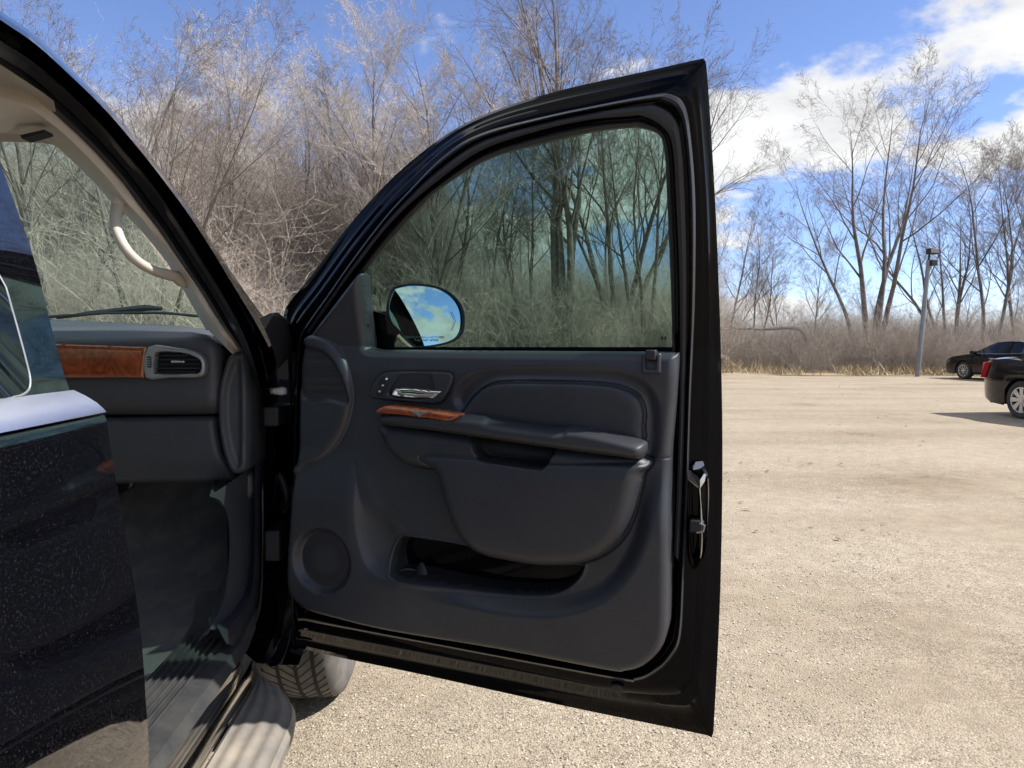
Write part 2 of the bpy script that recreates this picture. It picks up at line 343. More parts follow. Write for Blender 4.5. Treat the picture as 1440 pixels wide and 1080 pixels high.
tag(build('woodland_floor', np.stack([X.ravel(), Yv.ravel(), Zv.ravel()], 1), Fv, 'litter'), kind='structure')

# ---- loose stones of the gravel lot (uncountable: one object) and dry grass / fallen leaves of the verge
def scatter_stones():
    n = 34000
    y = 1.7 + 8.5 * rng.random(n) ** 1.5; a = -0.30 + 0.95 * rng.random(n); x = a * y
    keep = (x > -0.36) | (y > 1.95) ; x, y = x[keep], y[keep]; n = len(x)
    r = (0.0020 + 0.0036 * rng.random(n) ** 3.0) * (1 + 0.06 * y)
    base = np.array([[1, 0, 0], [0, 1, 0], [-1, 0, 0], [0, -1, 0], [0, 0, 0.8]])
    ang = rng.random(n) * 6.28; c, s = np.cos(ang), np.sin(ang)
    sc = np.stack([r * (0.8 + 0.6 * rng.random(n)), r * (0.7 + 0.5 * rng.random(n)), r * (0.7 + 0.4 * rng.random(n))], 1)
    P = base[None] * sc[:, None, :]; P = P + rng.normal(0, 0.15, P.shape) * r[:, None, None]
    Q = np.stack([P[..., 0] * c[:, None] - P[..., 1] * s[:, None] + x[:, None], P[..., 0] * s[:, None] + P[..., 1] * c[:, None] + y[:, None], np.maximum(P[..., 2], -0.001) + 0.0015], 2)
    T = np.array([[0, 1, 4], [1, 2, 4], [2, 3, 4], [3, 0, 4]]); F_ = (np.arange(n)[:, None, None] * 5 + T[None]).reshape(-1, 3)
    return raw_mesh('gravel_stones', Q.reshape(-1, 3), F_, 'pebble')
def raw_mesh(name, V, F_, mat, link=True, smooth=False):
    V = np.asarray(V, np.float32); F_ = np.asarray(F_, np.int32); k = F_.shape[1]
    me = bpy.data.meshes.new(name); me.vertices.add(len(V)); me.vertices.foreach_set('co', V.ravel())
    me.loops.add(F_.size); me.loops.foreach_set('vertex_index', F_.ravel())
    me.polygons.add(len(F_)); me.polygons.foreach_set('loop_start', np.arange(len(F_), dtype=np.int32) * k)
    if smooth: me.polygons.foreach_set('use_smooth', np.ones(len(F_), bool))
    me.materials.append(M[mat]); me.update(calc_edges=True)
    if not link: return me
    o = bpy.data.objects.new(name, me); col.objects.link(o); return o
def island_material(name, stops, rough=0.9):
    m = bpy.data.materials.new(name); m.use_nodes = True; t = m.node_tree; nd = t.nodes
    g = nd.new('ShaderNodeNewGeometry'); r = nd.new('ShaderNodeValToRGB'); els = r.color_ramp.elements
    els[0].position, els[0].color = stops[0][0], (*stops[0][1], 1); els[1].position, els[1].color = stops[-1][0], (*stops[-1][1], 1)
    for p, c in stops[1:-1]: e = els.new(p); e.color = (*c, 1)
    t.links.new(g.outputs['Random Per Island'], r.inputs[0]); t.links.new(r.outputs[0], nd['Principled BSDF'].inputs['Base Color'])
    nd['Principled BSDF'].inputs['Roughness'].default_value = rough; nd['Principled BSDF'].inputs['Specular IOR Level'].default_value = 0.15; return m
M['pebble'] = island_material('pebbles', [(0, (0.19, 0.168, 0.138)), (0.2, (0.33, 0.293, 0.235)), (0.7, (0.44, 0.392, 0.317)), (1, (0.60, 0.55, 0.465))])
M['straw'] = island_material('dry_grass', [(0, (0.30, 0.22, 0.12)), (0.5, (0.46, 0.365, 0.22)), (1, (0.60, 0.51, 0.35))])
tag(scatter_stones(), 'loose tan gravel stones strewn over the parking lot', 'gravel', kind='stuff')
def scatter_grass():
    n = 26000
    x = -26 + 66 * rng.random(n); y = lot_edge(x) - 0.7 + 7.5 * rng.random(n) ** 1.6
    clump = np.sin(x * 1.9) + np.sin(x * 0.63 + 1) + rng.normal(0, 0.6, n); keep = clump > -0.6; x, y = x[keep], y[keep]; n = len(x)
    z = ground_z(x, y) + 0.01; h = (0.10 + 0.55 * rng.random(n) ** 2) ; a = rng.random(n) * 6.28; wd = 0.012 + 0.02 * rng.random(n)
    lean = rng.normal(0, 0.5, (n, 2)) * h[:, None]
    b0 = np.stack([x - np.cos(a) * wd, y - np.sin(a) * wd, z], 1); b1 = np.stack([x + np.cos(a) * wd, y + np.sin(a) * wd, z], 1)
    t = np.stack([x + lean[:, 0], y + lean[:, 1], z + h], 1)
    V = np.stack([b0, b1, t], 1).reshape(-1, 3); return raw_mesh('dry_grass', V, np.arange(n * 3).reshape(-1, 3), 'straw')
tag(scatter_grass(), 'pale dry grass tufts along the foot of the wood', 'dry grass', kind='stuff')

def scatter_leaves():
    n = 700; y = 3.0 + 27 * rng.random(n) ** 0.8; x = (-0.25 + 0.95 * rng.random(n)) * y; k = x > 0.7; x, y = x[k], y[k]; n = len(x)
    a = rng.random(n) * 6.28; l = 0.012 + 0.03 * rng.random(n); wd = l * (0.25 + 0.4 * rng.random(n)); c, s_ = np.cos(a), np.sin(a); z = 0.008 + 0.012 * rng.random((n, 4))
    P = np.stack([np.stack([x + u * l * c - v * wd * s_, y + u * l * s_ + v * wd * c, z[:, i]], 1) for i, (u, v) in enumerate(((-1, 0), (0, -1), (1, 0), (0, 1)))], 1)
    return raw_mesh('fallen_leaves', P.reshape(-1, 3), np.arange(n * 4).reshape(-1, 4), 'dead_leaf')
M['dead_leaf'] = island_material('dead_leaves', [(0, (0.07, 0.045, 0.03)), (0.6, (0.18, 0.12, 0.07)), (1, (0.34, 0.25, 0.15))])
tag(scatter_leaves(), 'dead leaves and bits of twig scattered on the gravel', 'leaves', kind='stuff')

# ------------------------------------------------------------------ bare trees and thicket
M['bark'] = material('grey_bark', (0.10, 0.087, 0.077), 0.9, color2=(0.18, 0.158, 0.14), nscale=3.0, bump=0.6, bscale=20, bdist=0.02)
M['twig'] = island_material('bare_twigs', [(0, (0.12, 0.10, 0.088)), (0.5, (0.19, 0.163, 0.143)), (1, (0.30, 0.262, 0.23))])
M['twig_tan'] = island_material('tan_twigs', [(0, (0.46, 0.39, 0.325)), (0.5, (0.63, 0.55, 0.47)), (1, (0.80, 0.72, 0.63))])
class Grower:
    def __init__(s, seed): s.r = random.Random(seed); s.lines = {0: [], 1: []}; s.rmin = 0.0048
    def branch(s, p, d, L, r, lvl, cfg):
        R = s.r; c = cfg[lvl]; n = c['n']; pts = [p]; rr = [r]; dx, dy, dz = d; st = L / n
        for i in range(n):
            wob = c['wob']; dx += R.gauss(0, wob); dy += R.gauss(0, wob); dz += R.gauss(0, wob) + c['up']
            q = math.sqrt(dx * dx + dy * dy + dz * dz) + 1e-9; dx /= q; dy /= q; dz /= q
            p = (p[0] + dx * st, p[1] + dy * st, p[2] + dz * st); pts.append(p); rr.append(r * (1 - c['tap'] * (i + 1) / n))
        s.lines[0 if lvl <= cfg[0]['trunk'] else 1].append((pts, rr, c['s']))
        if lvl + 1 >= len(cfg): return
        k = c['kids']; k = k if isinstance(k, int) else R.randint(*k)
        for j in range(k):
            t = c['t0'] + (1 - c['t0']) * (j + R.random()) / k; f = t * n; i = min(int(f), n - 1); f -= i
            a, b = pts[i], pts[i + 1]; q = (a[0] + (b[0] - a[0]) * f, a[1] + (b[1] - a[1]) * f, a[2] + (b[2] - a[2]) * f)
            ax, ay, az = b[0] - a[0], b[1] - a[1], b[2] - a[2]; q_ = math.sqrt(ax * ax + ay * ay + az * az) + 1e-9; ax /= q_; ay /= q_; az /= q_
            ux, uy, uz = R.gauss(0, 1), R.gauss(0, 1), R.gauss(0, 1); o = ux * ax + uy * ay + uz * az; ux -= o * ax; uy -= o * ay; uz -= o * az
            q_ = math.sqrt(ux * ux + uy * uy + uz * uz) + 1e-9; an = R.uniform(*c['ang']); ca, sa = math.cos(an), math.sin(an) / q_
            nd_ = (ax * ca + ux * sa, ay * ca + uy * sa, az * ca + uz * sa)
            rad_ = (rr[i] + (rr[i + 1] - rr[i]) * f) * R.uniform(*c['rk'])
            s.branch(q, nd_, L * R.uniform(*c['lk']) * (1 - c['ls'] * t), max(rad_, s.rmin), lvl + 1, cfg)
    def mesh(s, name, which, mat):
        groups = {}
        for pts, rr, sd in s.lines[which]: groups.setdefault((len(pts), sd), []).append((pts, rr))
        VV, FF, off = [], [], 0
        for (k, sd), it in groups.items():
            P = np.array([a for a, _ in it]); Rr = np.array([b for _, b in it]); n = len(P)
            T = np.gradient(P, axis=1); T /= np.linalg.norm(T, axis=2, keepdims=True) + 1e-9
            ref = np.where(np.abs(T[..., 2:3]) < 0.85, np.array([0, 0, 1.0]), np.array([1.0, 0, 0]))
            A = np.cross(T, ref); A /= np.linalg.norm(A, axis=2, keepdims=True) + 1e-9; B = np.cross(T, A)
            q = 2 * np.pi * np.arange(sd) / sd
            V = P[:, :, None, :] + Rr[:, :, None, None] * (A[:, :, None, :] * np.cos(q)[:, None] + B[:, :, None, :] * np.sin(q)[:, None])
            i, a, j = np.meshgrid(np.arange(n), np.arange(k - 1), np.arange(sd), indexing='ij'); b = i * k * sd
            F_ = np.stack([b + a * sd + j, b + a * sd + (j + 1) % sd, b + (a + 1) * sd + (j + 1) % sd, b + (a + 1) * sd + j], -1).reshape(-1, 4)
            VV.append(V.reshape(-1, 3)); FF.append(F_ + off); off += n * k * sd
        return raw_mesh(name, np.concatenate(VV), np.concatenate(FF), mat, link=False, smooth=True)
def lv(n, kids, ang, lk, wob=0.1, up=0.04, tap=0.7, s=3, t0=0.25, rk=(0.45, 0.7), ls=0.5, trunk=0):
    return dict(n=n, kids=kids, ang=(rad(ang[0]), rad(ang[1])), lk=lk, wob=wob, up=up, tap=tap, s=s, t0=t0, rk=rk, ls=ls, trunk=trunk)
def tree_meshes(seed, stems, H, r0, spread, kids=(11, 7, 6, 4), t0=0.3, open_=(22, 48), trunk_lvl=1, up1=0.05):
    g = Grower(seed)
    cfg = [lv(11, kids[0], open_, (0.36, 0.56), 0.06, 0.02, 0.95, 7, t0, (0.42, 0.62), 0.45, trunk_lvl),
           lv(7, kids[1], (24, 52), (0.38, 0.6), 0.09, up1, 0.9, 5, 0.2, (0.45, 0.65), 0.5),
           lv(5, kids[2], (25, 55), (0.38, 0.62), 0.11, 0.04, 0.75, 4, 0.15, (0.5, 0.7), 0.45),
           lv(4, kids[3], (25, 60), (0.4, 0.7), 0.13, 0.03, 0.7, 3, 0.15, (0.5, 0.75), 0.4),
           lv(3, 0, (20, 50), (0.4, 0.6), 0.15, 0.03, 0.6, 3)]
    for k in range(stems):
        a = 6.283 * (k + g.r.random() * 0.7) / stems; tl = spread * g.r.uniform(0.45, 1.0) if stems > 1 else spread * 0.3
        g.branch((0.12 * math.cos(a) * (stems > 1), 0.12 * math.sin(a) * (stems > 1), -0.1), (math.sin(tl) * math.cos(a), math.sin(tl) * math.sin(a), math.cos(tl)),
                 H * g.r.uniform(0.86, 1.05), r0 * g.r.uniform(0.75, 1.1), 0, cfg)
    return g.mesh('trunk', 0, 'bark'), g.mesh('crown', 1, 'twig')
def pale(meshes):
    t, c = meshes; c = c.copy(); c.materials.clear(); c.materials.append(M['twig_pale']); return t, c
M['twig_pale'] = island_material('pale_twigs', [(0, (0.36, 0.315, 0.275)), (0.5, (0.53, 0.47, 0.415)), (1, (0.70, 0.635, 0.57))])
TREES = {
    'many_stemmed': tree_meshes(5, 5, 13.0, 0.17, rad(25), (9, 7, 7, 5), 0.36, (18, 42)),
    'tall': tree_meshes(8, 4, 17.0, 0.22, rad(17), (11, 8, 7, 5), 0.36, (20, 45)),
    'slender': tree_meshes(21, 1, 12.0, 0.12, rad(8), (22, 9, 7, 5), 0.3, (20, 40)),
    'twin': tree_meshes(33, 2, 12.0, 0.14, rad(14), (14, 8, 7, 5), 0.28, (22, 48)),
    'fan': tree_meshes(44, 3, 11.0, 0.14, rad(24), (11, 8, 7, 5), 0.32, (20, 46)),
}
TREES['slender_pale'] = pale(TREES['slender']); TREES['twin_pale'] = pale(TREES['twin'])
def plant_tree(kind, px, y, scale, rz, label, group=None, lean=(0, 0), name='bare_tree'):
    x = on_y(px, 486, y)[0]; z = float(ground_z(x, y))
    root = bpy.data.objects.new(name, None); col.objects.link(root)
    root.location = (x, y, z - 0.05); root.rotation_euler = (lean[0], lean[1], rz); root.scale = (scale,) * 3
    for nm, me in zip(('trunk', 'crown'), TREES[kind]):
        o = bpy.data.objects.new(nm, me); col.objects.link(o); o.parent = root
    tag(root, label, 'tree', group); return root
EDGE = 'bare trees along the edge of the wood'
# px = where the trunk stands in the picture, metres ahead, size, turn
plant_tree('many_stemmed', 1222, 35.5, 0.98, 0.4, 'wide many-stemmed bare tree left of the light pole', EDGE)
plant_tree('twin', 1392, 35.0, 1.0, 1.0, 'bare forked tree leaning right above the parked sedans', EDGE, lean=(0, rad(18)))
plant_tree('slender', 1470, 38.0, 0.95, 2.0, 'bare tree cut off by the right edge of the picture', EDGE, lean=(0, rad(10)))
plant_tree('tall', 790, 34.0, 1.08, 0.9, 'tallest bare tree, its stems fanning up behind the open door window', EDGE)
plant_tree('fan', 905, 36.0, 1.12, 4.0, 'bare tree leaning right, seen through the rear half of the door window', EDGE, lean=(0, rad(14)))
plant_tree('twin', 690, 40.0, 0.95, 2.6, 'bare tree above the middle of the curved door frame', EDGE)
plant_tree('twin', 742, 36.5, 1.05, 5.0, 'dark forked bare tree seen through the front half of the door window', EDGE)
plant_tree('many_stemmed', 865, 38.0, 1.1, 1.9, 'many-stemmed bare tree seen through the middle of the door window', EDGE)
plant_tree('slender', 600, 38.0, 1.02, 0.0, 'slim bare tree just left of the door frame curve', EDGE)
plant_tree('slender', 492, 37.0, 1.04, 2.1, 'slim bare tree standing above the thicket between windscreen and door', EDGE)
plant_tree('twin', 395, 39.0, 0.88, 0.7, 'bare tree half sunk in the thicket beside the windscreen pillar', EDGE)
plant_tree('fan', 215, 25.0, 0.98, 5.2, 'near bare tree whose branches reach over the windscreen pillar', EDGE, lean=(0, rad(6)))
plant_tree('many_stemmed', 80, 27.0, 1.0, 3.2, 'bare tree at the far left rising over the roof edge', EDGE)
R_ = random.Random(4)
for k in range(26):
    px = -60 + 1560 * (k + R_.random()) / 26; y = R_.uniform(44, 58)
    kind = R_.choice(['slender', 'twin', 'slender', 'fan'])
    sc = R_.uniform(0.62, 0.9) if px > 980 else R_.uniform(0.85, 1.2)
    plant_tree(kind, px, y, sc * (0.72 if px > 1130 else 0.85 if px > 980 else 1), R_.uniform(0, 6.28), 'bare tree deeper in the wood behind the edge trees', 'bare trees deeper in the wood')

for k in range(17):                                             # close-set pale saplings between the windscreen and the door
    px = 90 + 560 * (k + R_.random()) / 17; y = R_.uniform(31, 43)
    plant_tree(R_.choice(['slender_pale', 'slender_pale', 'twin_pale']), px, y, R_.uniform(0.92, 1.18), R_.uniform(0, 6.28), 'slim pale bare tree in the close stand left of the open door', 'slim pale trees left of the door')
plant_tree('fan', 1010, 41.0, 0.8, 1.3, 'bare tree rising just right of the open door edge', EDGE)
plant_tree('many_stemmed', 1338, 39.0, 0.74, 2.9, 'bare many-stemmed tree just right of the light pole', EDGE, lean=(0, rad(10)))
plant_tree('fan', 1440, 36.0, 0.95, 0.3, 'bare tree rising behind the nearer sedan', EDGE, lean=(0, rad(8)))
def shrub_mesh(seed, stems, H, kids, mat, spread):
    g = Grower(seed); g.rmin = 0.0032
    cfg = [lv(6, kids[0], (20, 60), (0.35, 0.65), 0.14, 0.0, 0.75, 3, 0.15, (0.45, 0.7), 0.4),
           lv(4, kids[1], (25, 70), (0.4, 0.7), 0.16, 0.02, 0.7, 3, 0.1, (0.5, 0.8), 0.4),
           lv(3, 0, (25, 60), (0.4, 0.6), 0.18, 0.0, 0.6, 3)]
    for k in range(stems):
        a = g.r.random() * 6.283; tl = spread * g.r.random() ** 0.7; q = 1.1 * g.r.random() ** 0.5; b = g.r.random() * 6.28
        g.branch((q * math.cos(b), q * math.sin(b), -0.05), (math.sin(tl) * math.cos(a), math.sin(tl) * math.sin(a), math.cos(tl)), H * g.r.uniform(0.55, 1.0), g.r.uniform(0.006, 0.015), 0, cfg)
    g.lines[1] += g.lines[0]
    return g.mesh('shrub_source', 1, mat)
M['twig_mid'] = island_material('grey_brown_twigs', [(0, (0.24, 0.205, 0.175)), (0.5, (0.37, 0.32, 0.275)), (1, (0.52, 0.46, 0.40))])
SHRUB_TALL = [shrub_mesh(12, 9, 9.5, (20, 7), 'twig_tan', rad(22)), shrub_mesh(14, 8, 8.5, (20, 7), 'twig', rad(28))]
SHRUBS = [shrub_mesh(1, 18, 4.2, (8, 4), 'twig_tan', rad(48)), shrub_mesh(2, 16, 3.4, (8, 4), 'twig_mid', rad(70)),
          shrub_mesh(3, 16, 5.4, (8, 4), 'twig_tan', rad(34)), shrub_mesh(6, 18, 3.8, (8, 4), 'twig_mid', rad(60))]
SHRUB_MIX = shrub_mesh(17, 16, 4.6, (8, 4), 'twig_mid', rad(45))
def thicket(name, pts, scales, seed, kinds=None):
    """one uncountable mass: shrubs instanced on scattered points"""
    me = bpy.data.meshes.new(name); me.from_pydata([tuple(p) for p in pts], [], [])
    at_ = me.attributes.new('size', 'FLOAT', 'POINT'); at_.data.foreach_set('value', np.asarray(scales, np.float32))
    o = bpy.data.objects.new(name, me); col.objects.link(o)
    ng = bpy.data.node_groups.new(name + '_nodes', 'GeometryNodeTree')
    ng.interface.new_socket('Geometry', in_out='INPUT', socket_type='NodeSocketGeometry')
    ng.interface.new_socket('Geometry', in_out='OUTPUT', socket_type='NodeSocketGeometry')
    gi = ng.nodes.new('NodeGroupInput'); go = ng.nodes.new('NodeGroupOutput'); L = ng.links
    jn = ng.nodes.new('GeometryNodeJoinGeometry')
    kinds = kinds or SHRUBS
    for sme in reversed(kinds):
        so = SRC.get(sme.name)
        if so is None: so = bpy.data.objects.new('shrub_source', sme); SRC[sme.name] = so
        oi = ng.nodes.new('GeometryNodeObjectInfo'); oi.inputs['Object'].default_value = so; oi.inputs['As Instance'].default_value = True
        L.new(oi.outputs['Geometry'], jn.inputs[0])
    ip = ng.nodes.new('GeometryNodeInstanceOnPoints'); L.new(gi.outputs[0], ip.inputs['Points']); L.new(jn.outputs[0], ip.inputs['Instance'])
    ip.inputs['Pick Instance'].default_value = True
    ri = ng.nodes.new('FunctionNodeRandomValue'); ri.data_type = 'INT'; ri.inputs['Min'].default_value = 0
    for s_ in ri.inputs:
        if s_.type == 'INT' and s_.name == 'Min': s_.default_value = 0
        if s_.type == 'INT' and s_.name == 'Max': s_.default_value = len(kinds) - 1
        if s_.name == 'Seed': s_.default_value = seed
    L.new([s_ for s_ in ri.outputs if s_.type == 'INT'][0], ip.inputs['Instance Index'])
    rv = ng.nodes.new('FunctionNodeRandomValue'); rv.data_type = 'FLOAT_VECTOR'
    rv.inputs[0].default_value = (-0.15, -0.15, 0); rv.inputs[1].default_value = (0.15, 0.15, 6.283)
    for s_ in rv.inputs:
        if s_.name == 'Seed': s_.default_value = seed + 3
    L.new(rv.outputs[0], ip.inputs['Rotation'])
    na = ng.nodes.new('GeometryNodeInputNamedAttribute'); na.data_type = 'FLOAT'; na.inputs['Name'].default_value = 'size'
    L.new(na.outputs['Attribute'], ip.inputs['Scale']); L.new(ip.outputs[0], go.inputs[0])
    md = o.modifiers.new('scatter', 'NODES'); md.node_group = ng; return o
SRC = {}
def thicket_points(n, x0, x1, d0, d1, s0, s1, seed, power=1.3):
    r = np.random.default_rng(seed); x = x0 + (x1 - x0) * r.random(n); y = lot_edge(x) + d0 + (d1 - d0) * r.random(n) ** power
    z = ground_z(x, y) - 0.05; return np.stack([x, y, z], 1), s0 + (s1 - s0) * r.random(n)
p1, s1 = thicket_points(500, -34, 13, 1.0, 14, 0.65, 1.35, 1)
p2, s2 = thicket_points(300, -34, -1, 8, 30, 1.1, 1.9, 2); q2, r2 = thicket_points(110, -1, 11, 8, 30, 0.7, 1.1, 12); p2 = np.concatenate([p2, q2]); s2 = np.concatenate([s2, r2])
pn, sn = thicket_points(150, -24, -8.5, -7.0, 2.0, 0.8, 1.5, 5, 1.0)
tag(thicket('thicket', np.concatenate([p1, p2, pn]), np.concatenate([s1, s2, sn]), 3), 'dense tan thicket of bare brush in front of the wood', 'thicket', kind='stuff')
p5, s5 = thicket_points(250, -38, -1.5, 3, 26, 0.85, 1.5, 8)
p6, s6 = thicket_points(36, -1.5, 15, 8, 26, 0.45, 0.75, 18)
tag(thicket('saplings', np.concatenate([p5, p6]), np.concatenate([s5, s6]), 21, SHRUB_TALL), 'mass of thin bare saplings standing up out of the thicket', 'saplings', kind='stuff')
p3, s3 = thicket_points(420, 12, 46, 1.2, 13, 0.45, 0.95, 3)
p4, s4 = thicket_points(300, 12, 60, 10, 30, 0.7, 1.1, 4)
tag(thicket('brush', np.concatenate([p3, p4]), np.concatenate([s3, s4]), 9, [SHRUBS[1], SHRUBS[3], SHRUB_MIX]), 'low tangled bare brush behind the light pole and sedans', 'brush', kind='stuff')
# ================================================================== THE BLACK SUV
suv = empty('black_suv', (-1.35, 1.2, 0.0))
tag(suv, 'black SUV with its front passenger door swung wide open', 'car')
# ------------------------------------------------------------------ front door (hinged at the windscreen pillar, swung out about 67 degrees)
ZB = 1.30; TUMBLE = 0.35
HX, HY = on_y(405, 486, 1.94)[0], 1.94
FX, FY = on_y(1015, 486, 1.50)[0], 1.50
DANG = math.atan2(FY - HY, FX - HX)
DMAT = Matrix.Translation((HX, HY, 0)) @ Matrix.Rotation(DANG, 4, 'Z')
_DI = np.array(DMAT.inverted())
def D(px, py, off=0.0):
    """door-local point (along, outward, up) on the door surface; off = metres towards the cabin"""
    d = _DI[:3, :3] @ sight(px, py); e = _DI[:3, :3] @ EYE + _DI[:3, 3]
    t = (-off - e[1]) / d[1]
    if e[2] + t * d[2] > ZB: t = (-off - TUMBLE * (e[2] - ZB) - e[1]) / (d[1] + TUMBLE * d[2])
    return e + t * d
def D2(pts, off=0.0): return np.array([D(x, y, off)[[0, 2]] for x, y in pts])
def dframe(U, W_, h):
    return np.stack([U, -h - TUMBLE * np.maximum(W_ - ZB, 0), W_], 1)
# nested outlines of the pressed-steel door shell, from the outer skin inwards
OUT = [(412, 906), (407, 800), (408, 650), (411, 520), (410, 472), (400, 438), (440, 385), (490, 318), (540, 262), (590, 217), (650, 176), (720, 147), (800, 124), (900, 102),
       (980, 84), (990, 84), (994, 100), (1001, 200), (1008, 330), (1014, 500), (1016, 650), (1013, 830), (1005, 1000), (1002, 1034), (996, 1035), (980, 1031), (800, 994), (600, 950), (480, 925), (425, 912)]
SEAL = [(416, 868), (413, 800), (413, 650), (416, 540), (420, 482), (427, 462), (460, 415), (500, 358), (540, 306), (575, 267), (625, 217), (675, 187), (760, 164), (860, 143),
        (925, 131), (945, 131), (962, 143), (971, 180), (979, 280), (978, 430), (972, 560), (968, 690), (963, 800), (958, 895), (945, 925), (925, 945), (895, 958), (853, 954), (545, 896), (434, 875)]
RUN = [(424, 845), (421, 780), (421, 650), (425, 560), (428, 492), (434, 470), (465, 425), (497, 380), (535, 330), (565, 297), (605, 262), (675, 212), (760, 183), (830, 168),
       (885, 163), (905, 163), (932, 178), (946, 205), (951, 280), (956, 400), (956, 560), (952, 690), (948, 780), (942, 870), (930, 905), (910, 925), (890, 936), (850, 935), (550, 880), (440, 855)]
GLS = [(520, 492), (514, 470), (511, 440), (510, 415), (510, 395), (511, 386), (520, 374), (536, 354), (557, 330), (590, 294), (623, 263), (690, 223), (773, 200), (840, 185),
       (885, 180), (900, 180), (927, 190), (935, 217), (938, 270), (941, 340), (944, 420), (945, 470), (946, 490), (945, 497), (940, 498), (930, 498), (900, 498), (800, 497), (650, 496), (540, 494)]
def lerp_loop(a, b, t): return [(x0 + (x1 - x0) * t, y0 + (y1 - y0) * t) for (x0, y0), (x1, y1) in zip(a, b)]
def loop3(pts, off, n=7): return np.array([D(x, y, off) for x, y in catmull(pts, n)])
S0 = lerp_loop(OUT, SEAL, 0.12); S1 = lerp_loop(OUT, SEAL, 0.20); S2 = lerp_loop(OUT, SEAL, 0.30); S3 = lerp_loop(OUT, SEAL, 0.62); S4 = lerp_loop(OUT, SEAL, 0.8)
lp = [loop3(lerp_loop(OUT, SEAL, 0.5), -0.150), loop3(lerp_loop(OUT, SEAL, 0.06), -0.146), loop3(OUT, -0.138), loop3(OUT, -0.126), loop3(S0, -0.120), loop3(S0, -0.106), loop3(S1, -0.103), loop3(S2, -0.098), loop3(lerp_loop(OUT, SEAL, 0.42), -0.092), loop3(lerp_loop(OUT, SEAL, 0.46), -0.076), loop3(S3, -0.071), loop3(lerp_loop(OUT, SEAL, 0.66), -0.056), loop3(S4, -0.050),
      loop3(SEAL, -0.046), loop3(lerp_loop(SEAL, RUN, 0.55), -0.040), loop3(RUN, -0.052), loop3(lerp_loop(RUN, GLS, 0.3), -0.05), loop3(GLS, -0.050), loop3(GLS, -0.085)]
door = skin('front_door', lp, 'paint_jamb', suv, world=False, local=WM[suv.name].inverted() @ DMAT)
door['label'] = 'open front passenger door with charcoal trim and tinted window'
def dpart(name, V, F_, mat, parent=None, **kw): return build(name, V, F_, mat, parent or door, world=False, **kw)
# outer skin (the side away from the camera): lower panel of the door, closed behind
osk = [loop3(lerp_loop(OUT, SEAL, 0.0), -0.1475)]
low = [D(x, y, -0.15) for x, y in catmull([(412, 906), (407, 800), (408, 650), (411, 520), (416, 488)], 5, False)]
hi_ = [D(x, y, -0.15) for x, y in catmull([(1002, 1034), (1013, 830), (1016, 650), (1014, 560), (1013, 488)], 5, False)]
rows = []
for a, b in zip(low, hi_):
    rows.append([a + (b - a) * t + np.array([0, 0.035 * math.sin(math.pi * min(1, max(0, (1.29 - (a[2] + (b[2] - a[2]) * t)) / 0.8))), 0]) for t in np.linspace(0.004, 0.996, 12)])
skin('outer_skin', rows, 'paint', door, closed=False, world=False)
# weather seal running round the frame, and the rubber glass run
def seal_strip(name, A, B, off, h, mat):
    m = lerp_loop(A, B, 0.5)
    return skin(name, [loop3(A, off), loop3(lerp_loop(A, B, 0.2), off + h * 0.8), loop3(m, off + h), loop3(lerp_loop(A, B, 0.8), off + h * 0.8), loop3(B, off)], mat, door, world=False)
seal_strip('weather_seal', lerp_loop(SEAL, RUN, 0.02), lerp_loop(SEAL, RUN, 0.36), -0.050, 0.022, 'rubber_strip')
def open_strip(name, A, B, offs, mat, sl, n=7):
    """strip that follows only the window opening"""
    L = []
    for t, o_ in offs: L.append(np.array([D(x, y, o_) for x, y in catmull(lerp_loop(A, B, t)[sl], n, False)]))
    return skin(name, L, mat, door, closed=False, world=False)
open_strip('glass_run', RUN, GLS, [(0.42, -0.052), (0.46, -0.036), (0.62, -0.031), (0.9, -0.034), (1.02, -0.044), (1.03, -0.06)], 'rubber', slice(5, 23))
open_strip('inner_frame', SEAL, RUN, [(0.5, -0.046), (0.58, -0.030), (0.8, -0.024), (1.0, -0.026), (1.06, -0.05)], 'trim_dark', slice(5, 23))
# the pane
gp = catmull(GLS, 5); gp = gp + (gp - gp.mean(0)) * 0.012
relief('window_pane', np.array([D(x, y, -0.058)[[0, 2]] for x, y in gp]), lambda u, w_, s: np.full(len(u), -0.058), 0.02, 'glass', door, dframe, world=False)

# ------------------------------------------------------------------ moulded trim: one relief, cut into its real pieces
TRIM = [(419, 580), (418, 647), (413, 658), (411, 713), (406, 790), (407, 824), (415, 842), (434, 857), (470, 868), (550, 887), (700, 912), (855, 942), (880, 943), (905, 936), (928, 915), (938, 890), (941, 860),
        (942, 760), (943, 646), (948, 580), (953, 503), (948, 497), (930, 495), (800, 494), (650, 493), (560, 492), (517, 491), (512, 480), (506, 440), (503, 410), (500, 386), (497, 383), (488, 393), (450, 443), (429, 471), (424, 480), (421, 520)]
TR = D2(catmull(TRIM, 4), 0.02)
INSERT = D2(catmull([(645, 590), (650, 575), (666, 556), (685, 543), (710, 538), (785, 538), (850, 541), (880, 548), (897, 560), (904, 580), (903, 600), (901, 622), (870, 622), (785, 610), (700, 598)], 5), 0.03)
BULGE = D2(catmull([(532, 598), (600, 604), (760, 628), (902, 646), (901, 670), (896, 695), (885, 735), (868, 765), (842, 786), (805, 797), (756, 798), (710, 791), (679, 784), (654, 769), (634, 740), (621, 704), (610, 666), (585, 659), (563, 653), (543, 636), (533, 616)], 5), 0.05)
LOWB = D2(catmull([(600, 640), (760, 650), (902, 652), (901, 670), (896, 695), (885, 735), (868, 765), (842, 786), (805, 797), (756, 798), (710, 791), (679, 784), (654, 769), (634, 740), (621, 704), (609, 664)], 5), 0.05)
